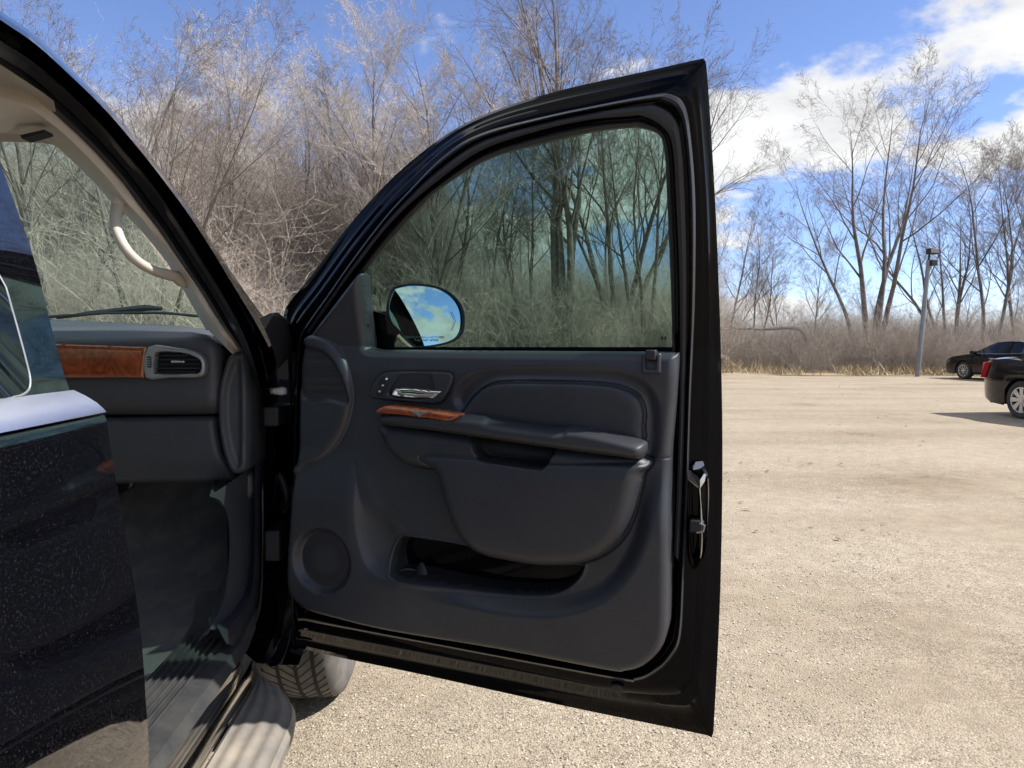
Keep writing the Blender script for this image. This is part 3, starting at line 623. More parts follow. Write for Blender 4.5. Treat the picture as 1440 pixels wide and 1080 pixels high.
CUP = D2(catmull([(660, 612), (661, 625), (665, 638), (676, 649), (706, 654), (755, 661), (767, 657), (773, 646), (777, 632), (740, 620)], 5), 0.06)
POCKET = D2(catmull([(549, 800), (549, 785), (553, 769), (562, 758), (580, 757), (650, 768), (690, 780), (760, 795), (815, 796), (819, 802), (811, 816), (792, 831), (761, 838), (700, 835), (626, 824), (570, 815), (553, 809)], 5), 0.02)
POD = D2(catmull([(405, 474), (432, 472), (450, 476), (470, 487), (484, 506), (492, 535), (492, 562), (488, 585), (480, 608), (466, 631), (448, 648), (430, 655), (405, 655)], 5), 0.03)
PODG = D2(catmull([(415, 487), (436, 487), (452, 492), (468, 504), (480, 524), (486, 546), (487, 569), (460, 564), (420, 557)], 5), 0.03)
LEFT = D2(catmull([(380, 600), (500, 600), (499, 650), (499, 691), (501, 740), (510, 780), (524, 804), (552, 817), (640, 834), (720, 848), (790, 848), (850, 825), (890, 770), (908, 700), (918, 640), (925, 600), (990, 590), (990, 1000), (700, 1000), (380, 950)], 5), 0.03)
SCOOP = D2(catmull([(499, 655), (512, 690), (530, 722), (552, 745), (570, 756), (560, 790), (560, 814), (530, 806), (510, 780), (501, 740), (499, 700)], 5), 0.02)
BEZEL = D2(catmull([(520, 553), (526, 538), (534, 528), (546, 523), (590, 522), (628, 523), (637, 527), (637, 535), (630, 552), (622, 564), (608, 568), (570, 565), (536, 561), (523, 558)], 4), 0.02)
SPK = (D(455, 788, 0.03)[[0, 2]], abs(D(490, 788, 0.03)[0] - D(420, 788, 0.03)[0]) / 2)
SAIL = D2([(421, 478), (430, 469), (450, 443), (488, 393), (497, 383), (500, 386), (506, 440), (514, 492), (480, 488), (450, 472)], 0.02)
HBAND = D2(catmull([(640, 560), (655, 535), (690, 522), (780, 520), (860, 523), (905, 540), (922, 575), (920, 640), (905, 646), (906, 580), (895, 556), (860, 540), (780, 535), (700, 535), (668, 552), (650, 575)], 4), 0.02)
def sd_of(poly):
    c = {}
    def f(u, w_):
        return sdf(np.stack([u, w_], 1), poly)[0]
    return f
fI, fB, fL, fC, fP, fPod, fPG, fLeft, fSc, fBz, fSail, fHB = [sd_of(p) for p in (INSERT, BULGE, LOWB, CUP, POCKET, POD, PODG, LEFT, SCOOP, BEZEL, SAIL, HBAND)]
UM = D(640, 800, 0.02)[0]
def trim_h(u, w_, s):
    h = np.zeros(len(u)) + 0.012
    # belt roll and sail panel
    h += 0.010 * np.exp(-((w_ - 1.235) / 0.05) ** 2)
    a = fHB(u, w_); h -= 0.011 * sm(0.012, -0.012, a)                                  # hollow above the pad
    b = fPod(u, w_); h += 0.017 * dome(b, 0.026) * sm(0.004, -0.004, b)                # speaker pod by the hinge
    g = fPG(u, w_); h -= 0.012 * sm(0.003, -0.010, g)
    l = fLeft(u, w_); km = sm(UM - 0.12, UM + 0.12, u); h += 0.030 * (np.where(l < 0, 1.0, np.clip(1 - l / 0.085, 0, 1) ** 1.6) * (1 - km) + sm(0.012, -0.030, l) * km) * sm(1.045, 0.88, w_)
    c = fSc(u, w_); h -= 0.010 * sm(0.02, -0.03, c)
    i = fI(u, w_); h += 0.005 * (i < 0) + 0.012 * dome(i, 0.03) - 0.007 * np.exp(-((i - 0.001) / 0.0024) ** 2)      # padded insert with its seam
    k = fB(u, w_); h += 0.012 * (k < 0) + 0.032 * dome(k, 0.035) - 0.004 * np.exp(-((k - 0.002) / 0.003) ** 2)                  # arm-rest body
    q = fL(u, w_); h += 0.012 * dome(q, 0.05); h -= 0.004 * np.exp(-((q + 0.001) / 0.0035) ** 2) * (k < -0.004) * sm(1.10, 1.06, w_)
    h -= 0.052 * sm(0.001, -0.010, fC(u, w_))                                          # pull cup
    p = fP(u, w_); h -= 0.050 * sm(0.001, -0.009, p) * (k > 0.0005) + 0.03 * sm(0.0, -0.02, p) * (k > 0.0005)
    h += 0.004 * np.exp(-((p - 0.004) / 0.003) ** 2) * (k > 0.008)                     # rolled pocket lip
    r = np.hypot(u - SPK[0][0], (w_ - SPK[0][1]) * 1.0); rs = r - SPK[1] - 0.004
    h -= 0.022 * sm(0.012, -0.010, rs)
    z = fBz(u, w_); h -= 0.0035 * np.exp(-(z / 0.002) ** 2)
    # part line between upper and lower trim at the rear edge
    ln = (w_ - D(930, 645, 0.02)[2]); h -= 0.004 * np.exp(-(ln / 0.0018) ** 2) * (u > D(908, 640, 0.02)[0])
    e = np.clip((s + 0.022) / 0.022, 0, 1); h -= 0.030 * (1 - np.sqrt(np.clip(1 - e ** 2, 0, 1)))
    return h
def cut_trim():
    step = 0.0023
    o = relief('trim_panel', TR, trim_h, step, 'trim', door, dframe, back=-0.045, world=False, sharp=rad(80))
    me = o.data; n = len(me.polygons); ctr = np.empty(n * 3, np.float32); me.polygons.foreach_get('center', ctr); ctr = ctr.reshape(-1, 3)
    u, w_ = ctr[:, 0].astype(float), ctr[:, 2].astype(float)
    lab = np.zeros(n, int)
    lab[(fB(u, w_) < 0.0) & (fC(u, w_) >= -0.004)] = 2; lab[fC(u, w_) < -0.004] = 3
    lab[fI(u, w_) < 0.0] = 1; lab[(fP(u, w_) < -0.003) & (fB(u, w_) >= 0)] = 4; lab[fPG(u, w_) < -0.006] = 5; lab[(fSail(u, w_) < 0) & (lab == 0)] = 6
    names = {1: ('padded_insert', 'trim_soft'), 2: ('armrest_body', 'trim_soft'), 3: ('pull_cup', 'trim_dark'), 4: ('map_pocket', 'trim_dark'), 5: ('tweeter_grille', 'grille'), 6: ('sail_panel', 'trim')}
    nv = len(me.vertices); co = np.empty(nv * 3, np.float32); me.vertices.foreach_get('co', co); co = co.reshape(-1, 3)
    tot = np.empty(n, np.int32); st = np.empty(n, np.int32); me.polygons.foreach_get('loop_total', tot); me.polygons.foreach_get('loop_start', st)
    li = np.empty(len(me.loops), np.int32); me.loops.foreach_get('vertex_index', li)
    polys = li.reshape(-1, 4)          # all quads
    # keep the smooth normals of the whole moulding on every cut piece
    nrm = np.empty(nv * 3, np.float32); me.vertices.foreach_get('normal', nrm); nrm = nrm.reshape(-1, 3)
    for k in range(7):
        pk = polys[lab == k]; used = np.unique(pk); rm = np.zeros(nv, int); rm[used] = np.arange(len(used))
        nm, mt = names.get(k, ('trim_panel', 'trim'))
        m2 = bpy.data.meshes.new(nm); m2.from_pydata(co[used].tolist(), [], rm[pk].tolist()); m2.materials.append(M[mt])
        m2.polygons.foreach_set('use_smooth', [True] * len(m2.polygons)); m2.update()
        m2.normals_split_custom_set_from_vertices(nrm[used].tolist())
        if k == 0: o.data = m2; bpy.data.meshes.remove(me)
        else:
            p = bpy.data.objects.new(nm, m2); col.objects.link(p); place(p, door, local=Matrix.Identity(4))
cut_trim()
# arm-rest bar with its burl wood inlay
ARM = D2(catmull([(528, 584), (529, 594), (540, 601), (600, 608), (661, 617), (777, 634), (860, 645), (895, 649), (904, 642), (906, 632), (902, 624), (877, 616), (825, 604), (797, 601), (785, 604), (740, 599), (692, 592), (677, 586), (650, 583), (600, 580), (545, 578)], 5), 0.075)
def arm_h(u, w_, s): return 0.030 + 0.052 * dome(s, 0.022)
relief('armrest', ARM, arm_h, 0.003, 'trim_soft', door, dframe, back=0.0, world=False, sharp=rad(80))
WOOD = D2(catmull([(528, 578), (534, 573), (548, 571), (585, 575), (620, 579), (643, 583), (645, 586), (636, 592), (628, 593), (600, 589), (560, 584), (532, 582)], 4), 0.082)
relief('wood_inlay', WOOD, lambda u, w_, s: 0.074 + 0.012 * dome(s, 0.008), 0.0025, 'wood', door, dframe, back=0.03, world=False, sharp=rad(80))
EMB = D2([(576, 577), (587, 579), (590, 582), (594, 579), (605, 579), (599, 582), (593, 583), (590, 587), (586, 583), (581, 581)], 0.088)
relief('emblem', EMB, lambda u, w_, s: np.full(len(u), 0.0885), 0.002, 'silver', door, dframe, back=0.08, world=False)
# inside handle group
HREC = D2(catmull([(548, 556), (551, 543), (560, 531), (568, 527), (590, 526), (606, 527), (609, 533), (612, 545), (614, 556), (600, 561), (570, 560)], 4), 0.02); fHR = sd_of(HREC)
relief('handle_bezel', BEZEL, lambda u, w_, s: 0.020 + 0.006 * dome(s, 0.006) - 0.045 * sm(0.001, -0.007, fHR(u, w_)), 0.0022, 'trim', door, dframe, back=0.0, world=False, sharp=rad(80))
PULL = D2(catmull([(549, 557), (551, 549), (556, 545), (577, 545), (605, 548), (620, 549), (620, 552), (613, 560), (606, 562), (575, 561), (556, 559)], 4), 0.03)
relief('door_handle', PULL, lambda u, w_, s: 0.014 + 0.016 * dome(s, 0.008) - 0.010 * sm(-0.005, -0.011, s), 0.0018, 'chrome', door, dframe, back=0.0, world=False, sharp=rad(80))
SWS = D2(catmull([(529, 553), (533, 540), (540, 529), (547, 529), (545, 540), (539, 553), (534, 557)], 4), 0.025)
relief('memory_switch', SWS, lambda u, w_, s: 0.027 + 0.003 * dome(s, 0.004), 0.002, 'trim_dark', door, dframe, back=0.01, world=False)
def disc_v(c, r, y0, y1, n=16, rz=1.0):
    V = []; 
    for y in (y0, y1):
        for k in range(n): V.append((c[0] + r * math.cos(2 * math.pi * k / n), y, c[1] + rz * r * math.sin(2 * math.pi * k / n)))
    return V, skin_faces(2, n) + [tuple(range(n)), tuple(range(n, 2 * n))]
for x, y in ((543, 533), (538, 542), (533.5, 550.5)):
    V, F_ = disc_v(D(x, y, 0.033)[[0, 2]], 0.0024, -0.028, -0.0335, 10); dpart('switch_mark', V, F_, 'white_mark', smooth=False)
# speaker grille
V = []; nr, ns = 7, 40; c = SPK[0]; r_ = SPK[1] + 0.001
for a in range(nr):
    q = r_ * (1 - a / (nr - 1) * 0.98); hh = 0.018 + 0.007 * math.sqrt(1 - (q / r_) ** 2 * 0.98)
    V += [(c[0] + q * math.cos(6.2832 * k / ns), -hh, c[1] + q * math.sin(6.2832 * k / ns)) for k in range(ns)]
dpart('speaker_grille', V, skin_faces(nr, ns) + [tuple(range((nr - 1) * ns, nr * ns))], 'grille')
# cup divider in the map pocket
A_ = D(595, 822, -0.03); V = []
for k, (rr, zz_) in enumerate([(0.030, -0.01), (0.024, 0.02), (0.014, 0.045), (0.006, 0.058), (0.001, 0.061)]):
    V += [(A_[0] + rr * math.cos(6.2832 * j / 14), 0.024 + 0.6 * rr * math.sin(6.2832 * j / 14), A_[2] + zz_) for j in range(14)]
dpart('pocket_divider', V, skin_faces(5, 14) + [tuple(range(56, 70))], 'trim_dark')
for a, b in (((553, 808), (588, 803)), ((600, 820), (627, 812))):
    p = [D(a[0], a[1], 0.0), D((a[0] + b[0]) / 2, (a[1] + b[1]) / 2 - 5, -0.02), D(b[0], b[1], -0.03)]
    tube('cup_rib', catmull(p, 4, False), 0.003, 'trim', door, 6, world=False)
# belt clip (window lock slot)
CL = D2([(902, 497), (929, 497), (929, 525), (902, 525)], 0.03)
relief('lock_bezel', CL, lambda u, w_, s: 0.026 + 0.005 * dome(s, 0.004) - 0.02 * sm(-0.008, -0.011, s), 0.002, 'trim', door, dframe, back=0.0, world=False, sharp=rad(80))
a, b = D(908, 506, 0.03), D(923, 494, 0.03); box('lock_button', (a[0], -0.036, a[2]), (b[0], -0.01, b[2] + 0.003), 'trim_dark', door, 0.003, world=False)
a, b = D(908, 522, 0.012), D(923, 508, 0.012); box('lock_slot', (a[0], -0.019, a[2]), (b[0], -0.004, b[2]), 'rubber', door, 0.001, world=False)
# small square mark etched low in the pane
for (x0, y0, x1, y1) in ((930, 473, 932, 478), (935, 473, 937, 478), (932, 475, 935, 476)):
    a, b = D(x0, y1, -0.0565), D(x1, y0, -0.0565); y = (a[1] + b[1]) / 2
    box('glass_mark', (a[0], y - 0.0006, a[2]), (b[0], y, b[2]), 'black_mark', door, 0, world=False)
# ---- rear shut face: latch pocket and catch
def shut(px, py, off): return D(px, py, off)
LP = catmull([(968, 668), (972, 658), (982, 653), (992, 660), (997, 680), (996, 740), (993, 775), (985, 792), (974, 800), (969, 770), (967, 710)], 4)
L0 = np.array([D(x, y, -0.048) for x, y in LP]); ctr_ = L0.mean(0)
L1 = ctr_ + (L0 - ctr_) * 0.94 + np.array([0, -0.012, 0]); L2 = ctr_ + (L0 - ctr_) * 0.82 + np.array([0, -0.010, 0]); L3 = ctr_ + (L0 - ctr_) * 0.72 + np.array([0, 0.014, 0])
skin('latch_plate', [L0, L1, L2, L3], 'paint_jamb', door, world=False)
dpart('latch_pocket', L3, [tuple(range(len(L3)))], 'rubber')
def facet(name, pts, offs, mat, thick=0.006):
    P = np.array([D(x, y, o_) for (x, y), o_ in zip(pts, offs)]); B = P + np.array([0, thick, 0]); n = len(P)
    return dpart(name, np.concatenate([P, B]), skin_faces(2, n) + [tuple(range(n)), tuple(range(2 * n - 1, n - 1, -1))], mat, smooth=False)
facet('latch_guide', [(966, 664), (970, 661), (984, 674), (984, 687), (979, 684), (967, 674)], [-0.03, -0.026, -0.018, -0.016, -0.018, -0.028], 'chrome_dusty')
facet('latch_guide', [(984.5, 687), (984.5, 675), (990, 666), (993, 667), (991, 677)], [-0.016, -0.018, -0.028, -0.032, -0.024], 'chrome_dusty')
facet('latch_guide', [(974, 656), (978, 650), (988, 649), (990, 655), (984, 659), (975, 661)], [-0.034, -0.036, -0.038, -0.036, -0.03, -0.03], 'silver')
tube('latch_edge', catmull([D(984, 686, -0.022), D(986, 720, -0.02), D(987, 760, -0.022), D(985, 785, -0.03)], 4, False), [0.0012, 0.0016, 0.001, 0.0014, 0.002, 0.0022, 0.0012, 0.001, 0.0016, 0.002, 0.0024, 0.0016, 0.0008], 'chrome_dusty', door, 6, world=False)
a, b = D(970, 747, -0.03), D(990, 732, -0.03); box('latch_catch', (a[0], a[1] - 0.010, a[2]), (b[0], a[1] + 0.02, b[2]), 'trim_dark', door, 0.003, world=False)
tube('catch_hook', [D(984, 736, -0.018), D(991, 739, -0.016), D(989, 747, -0.018), D(980, 749, -0.02)], 0.0022, 'silver', door, 6, world=False)
for x, y in ((720, 957), (842, 981), (967, 1004), (612, 935), (500, 912)):
    V, F_ = disc_v(D(x, y, -0.113)[[0, 2]], 0.0055, 0.117, 0.105, 12); o = dpart('flange_plug', V, F_, 'rubber', smooth=False); bevel(o, 0.002)
V, F_ = disc_v(D(868, 966, -0.05)[[0, 2]], 0.016, 0.06, 0.040, 16, 0.7); bevel(dpart('drain_grommet', V, F_, 'rubber', smooth=False), 0.004)
# ---- outside mirror, on the far side of the pane
MO = np.array([(552, 408), (560, 403), (578, 400), (598, 401), (618, 405), (636, 415), (648, 430), (652, 447), (650, 466), (640, 478), (620, 485), (590, 489), (578, 484), (560, 466), (548, 450), (545, 430)], float)
Wd = np.array(DMAT)
mc = on_y(598, 446, 2.00)                                     # centre of the mirror glass (world)
tgt = np.array([math.sin(rad(64)), -math.cos(rad(64)), 0.0]) * math.cos(rad(17)) + np.array([0, 0, math.sin(rad(17))])   # where it looks: back and up
vin = (mc - EYE) / np.linalg.norm(mc - EYE); MN = tgt - vin; MN /= np.linalg.norm(MN)
def on_mirror(px, py, off=0.0):
    d = sight(px, py); p0 = mc + MN * off; return EYE + d * (np.dot(p0 - EYE, MN) / np.dot(d, MN))
def mloop(sc_, off, n=4, shift=(0, 0)):
    c_ = MO.mean(0); return np.array([on_mirror(*(c_ + (p - c_) * sc_), off) for p in catmull(MO, n)]) + np.array([shift[0], 0, shift[1]])
housing = skin('mirror_housing', [mloop(0.93, -0.006), mloop(0.96, 0.004), mloop(1.03, 0.004), mloop(1.04, -0.02), mloop(1.05, -0.07) + np.array([-0.012, 0, 0.004]), mloop(0.9, -0.15) + np.array([-0.03, 0, 0.004]), mloop(0.5, -0.20) + np.array([-0.04, 0, 0.0]), mloop(0.05, -0.215) + np.array([-0.04, 0, 0.0])], 'paint', door, world=True)
gl_ = []
for sc_ in (0.955, 0.8, 0.6, 0.4, 0.2, 0.04):
    g0 = mloop(sc_, 0.0); rr = np.linalg.norm(g0 - mc, axis=1); gl_.append(g0 + np.outer(0.006 - rr ** 2 / (2 * 1.1), MN))
build('mirror_glass', np.concatenate(gl_), skin_faces(6, len(g0)) + [tuple(range(5 * len(g0), 6 * len(g0)))], 'mirror', door, sharp=rad(90))
arm = [np.array([D(x, y, o_) for x, y in catmull([(505, 440), (545, 445), (552, 470), (550, 496), (505, 500)], 4)]) @ Wd[:3, :3].T + Wd[:3, 3] for o_ in (-0.06, -0.15)]
sh = mloop(0.42, -0.08, 4)[:20] + np.array([-0.06, 0, -0.03])
skin('mirror_arm', [arm[0], arm[1], sh], 'trim_dark', door)
def text_mesh(name, body, size, mat, parent, origin, xdir, ydir, extrude=0.0):
    cu = bpy.data.curves.new(name, 'FONT'); cu.body = body; cu.size = size; cu.align_x = 'CENTER'
    to = bpy.data.objects.new(name + '_tmp', cu); col.objects.link(to); dg = bpy.context.evaluated_depsgraph_get()
    me = bpy.data.meshes.new_from_object(to.evaluated_get(dg)); V = np.array([v.co[:] for v in me.vertices]); F_ = [tuple(p.vertices) for p in me.polygons]
    bpy.data.objects.remove(to); bpy.data.meshes.remove(me)
    X = np.asarray(origin) + V[:, :1] * np.asarray(xdir) + V[:, 1:2] * np.asarray(ydir)
    return build(name, X, F_, mat, parent, smooth=False)
mx_ = on_mirror(620, 476) - on_mirror(580, 476); mx_ /= np.linalg.norm(mx_); my_ = np.cross(MN, mx_)
if my_[2] < 0: my_ = -my_
text_mesh('mirror_lettering', 'OBJECTS IN MIRROR ARE CLOSER', 0.0085, 'black_mark', door, on_mirror(597, 475.5, 0.0045), mx_, my_)
text_mesh('mirror_lettering', 'THAN THEY APPEAR', 0.0085, 'black_mark', door, on_mirror(600, 479.8, 0.0045), mx_, my_)
tube('mirror_mark', [on_mirror(635, 438, 0.0055), on_mirror(641, 451, 0.0055), on_mirror(636, 464, 0.0055)], 0.0007, 'black_mark', door, 5)

# ------------------------------------------------------------------ body opening, pillar, cowl
TP = 0.46                                                     # how far the cabin leans in above the belt
def P_open(px, py, x0, lean=TP):
    """point on the side of the cabin: plane x = x0 below the belt, leaning inboard above it"""
    d = sight(px, py); t = x0 / d[0]
    if EYE[2] + t * d[2] > ZB: t = (x0 + lean * 0) / (d[0] + lean * d[2])
    return EYE + t * d
def pl(pts, x0, n=6): return np.array([P_open(x, y, x0) for x, y in catmull(pts, n, False)])
C0 = [(-60, -28), (0, 15), (50, 50), (100, 97), (150, 147), (200, 204), (233, 247), (267, 291), (303, 348), (336, 398), (367, 441), (392, 476), (400, 500)]
C1 = [(-60, 0), (0, 40), (50, 74), (100, 117), (150, 166), (200, 226), (233, 268), (264, 312), (297, 362), (326, 414), (350, 462), (366, 505), (374, 540)]
C2 = [(-60, 18), (0, 57), (45, 86), (95, 128), (143, 176), (190, 230), (222, 270), (252, 315), (285, 368), (313, 414), (337, 458), (355, 503), (366, 545)]
C3 = [(-60, 70), (0, 103), (38, 125), (82, 165), (125, 205), (168, 252), (195, 288), (224, 325), (256, 373), (284, 413), (310, 455), (336, 490), (349, 520)]
C4 = [(-60, 160), (-20, 170), (30, 176), (70, 192), (100, 218), (135, 253), (158, 280), (186, 305), (226, 352), (248, 385), (268, 420), (284, 448), (293, 464)]
X0 = HX - 0.03; XS = -0.60                                     # outer pillar face, inner seal line
body_open = skin('pillar', [pl(C0, X0 - 0.05) + np.array([-0.06, 0.0, -0.01]), pl(C0, X0 - 0.026), pl(lerp_loop(C0, C1, 0.25), X0 - 0.010), pl(lerp_loop(C0, C1, 0.5), X0 + 0.002), pl(lerp_loop(C0, C1, 0.56), X0 - 0.012), pl(lerp_loop(C0, C1, 0.85), X0 - 0.006), pl(C1, X0 - 0.018), pl(lerp_loop(C1, C2, 0.5), X0 - 0.035), pl(C2, X0 - 0.035)], 'paint', suv, closed=False)
skin('door_opening_seal', [pl(C2, X0 - 0.045), pl(lerp_loop(C2, C3, 0.06), XS + 0.05), pl(lerp_loop(C2, C3, 0.25), XS + 0.04), pl(lerp_loop(C2, C3, 0.5), XS + 0.03), pl(lerp_loop(C2, C3, 0.52), XS + 0.022), pl(lerp_loop(C2, C3, 0.8), XS + 0.016), pl(C3, XS)], 'rubber_grey', suv, closed=False)
ptrim = skin('pillar_trim', [pl(C3, XS), pl(lerp_loop(C3, C4, 0.1), XS - 0.002), pl(lerp_loop(C3, C4, 0.45), XS - 0.015), pl(lerp_loop(C3, C4, 0.8), XS - 0.045), pl(C4, XS - 0.08), pl(C4, XS - 0.08) + np.array([-0.03, 0.07, 0.0])], 'beige', suv, closed=False)
# grab handle
gh = catmull([P_open(x, y, XS - 0.05) for x, y in [(166, 292), (168, 318), (180, 345), (198, 366), (222, 381), (246, 388)]], 5, False)
GHo = np.array([-0.045, -0.02, 0.0]); tt = np.linspace(0, 1, len(gh)); bow = np.sin(np.pi * tt) ** 0.5
tube('grab_handle', gh + np.outer(bow, np.array([-0.004, -0.014, -0.002])), 0.011 + 0.004 * np.abs(2 * tt - 1) ** 3, 'beige', ptrim, 10)
for q, v in ((gh[0], (0.004, 0.004, 0.06)), (gh[-1], (0.012, 0.05, -0.02))):
    tube('handle_mount', [q + np.array(v), q + np.array(v) * 0.5, q], [0.006, 0.017, 0.0145], 'beige', ptrim, 10)
# header, visor, headliner, roof
HD = 1.72
hl = [on_y(x, y, 1.74) for x, y in [(-420, 196), (-200, 197), (0, 199), (60, 201), (88, 206)]]
hl2 = [on_y(x, y, 1.15) for x, y in [(-640, 60), (-330, 70), (-60, 84), (0, 104), (60, 130)]]
zr = 1.86
roofline = pl(C3, X0 - 0.03)
skin('headliner', [np.array(hl), np.array([(a + b) / 2 + np.array([0, 0, 0.045]) for a, b in zip(hl, hl2)]), np.array(hl2), np.array([(x, 0.2, zr - 0.02) for x in (-2.2, -1.7, -1.2, -1.0, -0.82)]), np.array([(x, -1.6, zr - 0.03) for x in (-2.2, -1.7, -1.2, -1.0, -0.82)])], 'headliner', suv, closed=False)
vis = [on_y(x, y, 1.50) for x, y in [(28, 190), (62, 182), (63, 186), (31, 195)]]
build('visor_clip', np.concatenate([vis, np.array(vis) + np.array([0, 0.03, 0])]), [(0, 1, 2, 3), (0, 4, 5, 1), (1, 5, 6, 2), (2, 6, 7, 3), (3, 7, 4, 0)], 'trim_dark', suv)
rf = []
for y, dz, xe in ((1.55, -0.12, -0.84), (1.2, -0.02, -0.82), (0.6, 0.04, -0.80), (-0.4, 0.05, -0.79), (-1.8, 0.02, -0.78), (-2.3, -0.1, -0.8)):
    rf.append([(-1.45 + (xe + 1.45) * math.sin(rad(a)) , y, zr + 0.02 + dz + 0.05 * math.cos(rad(a)) ** 0.7) for a in np.linspace(-88, 88, 14)])
skin('roof', rf, 'paint', suv, closed=False)
# windshield with wiper
wsb = [on_y(x, y, 2.78) for x, y in [(-260, 450), (-100, 452), (80, 455), (200, 458), (297, 465)]]
wst = [on_y(x, y, 1.78) for x, y in [(-420, 150), (-200, 155), (0, 165), (60, 175), (110, 200)]]
skin('windshield', [np.array(wsb) * (1 - t) + np.array(wst) * t for t in np.linspace(0, 1, 6)], 'windshield', suv, closed=False)
wip = empty('wiper', on_y(200, 440, 2.85), parent=suv)
tube('blade', [on_y(x, y, 2.80) for x, y in [(60, 447), (76, 445), (150, 440), (230, 440), (284, 445)]], 0.006, 'rubber', wip, 6)
tube('wiper_arm', [on_y(x, y, 2.81) for x, y in [(80, 447), (130, 440), (175, 436), (205, 433), (228, 434)]], [0.006, 0.009, 0.012, 0.014, 0.008], 'trim_dark', wip, 6)
# ---- hinge pillar (below the belt): body side between the seal and the door
def col_loop(pts, x, y0=0.0): return np.array([on_x(px, py, x) for px, py in catmull(pts, 5, False)]) + np.array([0, y0, 0])
A0 = [(360, 500), (366, 545), (369, 600), (370, 700), (370, 780), (368, 840), (362, 872), (350, 893), (335, 910)]
A1 = [(366, 490), (372, 540), (383, 600), (384, 700), (384, 780), (382, 850), (376, 885), (366, 905), (352, 925)]
A2 = [(374, 480), (377, 530), (386, 600), (387, 700), (387, 780), (386, 850), (381, 890), (373, 912), (360, 932)]
A3 = [(390, 474), (392, 520), (396, 600), (399, 700), (400, 780), (400, 850), (395, 890), (388, 912), (378, 935)]
A4 = [(402, 474), (406, 520), (410, 600), (414, 700), (416, 780), (414, 850), (410, 890), (404, 912), (396, 935)]
A5 = [(x + 24, y) for x, y in A4]
hp = skin('hinge_pillar', [col_loop(A0, XS + 0.01), col_loop(A1, XS + 0.06), col_loop(A2, X0 - 0.03), col_loop(A3, X0 - 0.055), col_loop(A4, -0.528), col_loop(A5, -0.478)], 'paint_jamb', suv, closed=False)
B0 = [(340, 494), (349, 520), (354, 600), (354, 700), (353, 780), (348, 826), (336, 850), (318, 870), (305, 880)]
B1 = [(351, 492), (360, 520), (364, 600), (364, 700), (364, 780), (360, 835), (350, 862), (334, 886), (318, 905)]
skin('door_opening_seal', [col_loop(A0, XS), col_loop(lerp_loop(A0, B1, 0.6), XS + 0.022), col_loop(B1, XS + 0.024), col_loop(lerp_loop(B1, B0, 0.5), XS + 0.018), col_loop(B0, XS - 0.004)], 'trim', suv, closed=False)
for (x0, y0, x1, y1) in ((388, 566, 406, 600), (390, 730, 406, 790)):
    a, b = on_x(x0, y1, X0 - 0.02), on_x(x1, y0, X0 - 0.02)
    hg = box('hinge', (X0 - 0.055, a[1], a[2]), (X0 - 0.012, b[1], b[2]), 'trim_dark', suv, 0.006)
    for k in (0.2, 0.8):
        z = a[2] + (b[2] - a[2]) * k; tube('hinge_bolt', [(X0 - 0.012, (a[1] + b[1]) / 2, z), (X0 - 0.002, (a[1] + b[1]) / 2, z)], 0.008, 'paint_jamb', hg, 6)
    tube('hinge_pin', [(X0 - 0.01, b[1] + 0.012, a[2] - 0.012), (X0 - 0.01, b[1] + 0.012, b[2] + 0.012)], 0.009, 'paint_jamb', hg, 10)
a = on_x(403, 550, X0 + 0.0); tube('courtesy_plug', [a + np.array([-0.04, 0, 0]), a + np.array([-0.012, -0.004, 0]), a + np.array([0, -0.006, 0])], [0.008, 0.012, 0.009], 'white_mark', suv, 12)
ck = on_x(398, 690, X0 - 0.03); tube('wiring_boot', catmull([ck + np.array([-0.02, 0, 0.05]), ck + np.array([0.0, -0.005, 0.03]), ck + np.array([0.01, 0.0, -0.02]), ck + np.array([-0.01, 0.02, -0.06])], 5, False), 0.014, 'rubber', suv, 10)
# cowl / fender corner by the pillar foot
cw = [np.array([on_x(x, y, X0 + 0.01) for x, y in catmull(p, 4, False)]) + np.array(o_) for p, o_ in (
    ([(372, 436), (385, 446), (398, 470), (404, 490)], (0, 0.12, 0.0)), ([(372, 440), (384, 452), (396, 475), (403, 497)], (0.015, 0.0, 0)), ([(366, 448), (376, 468), (388, 500), (392, 520)], (0.0, -0.01, 0)))]
skin('cowl_corner', cw, 'trim_dark', suv, closed=False)

# ------------------------------------------------------------------ dashboard
YD = 2.00
def dsh(pts, y=YD, n=4, closed=True): return np.array([on_y(x, yy, y)[[0, 2]] for x, yy in (catmull(pts, n, closed) if n > 1 else pts)])
def yframe(y): return lambda U, W_, h: np.stack([U, y - h, W_], 1)
DU = dsh([(-160, 470), (60, 474), (200, 474), (270, 473), (296, 474), (312, 482), (318, 496), (318, 540), (314, 575), (300, 582), (200, 583), (60, 584), (-160, 585), (-165, 530)])
zt_ = on_y(200, 500, YD)[2]; zs_ = on_y(200, 583, YD)[2]
def dash_h(u, w_, s): return 0.03 + 0.03 * dome(s, 0.03) - 0.02 * sm(zs_ + 0.05, zs_, w_)
dash = relief('dashboard', DU, dash_h, 0.006, 'dash', suv, yframe(YD), back=-0.30)
dash['label'] = 'charcoal dashboard with burl wood strip and air vent'
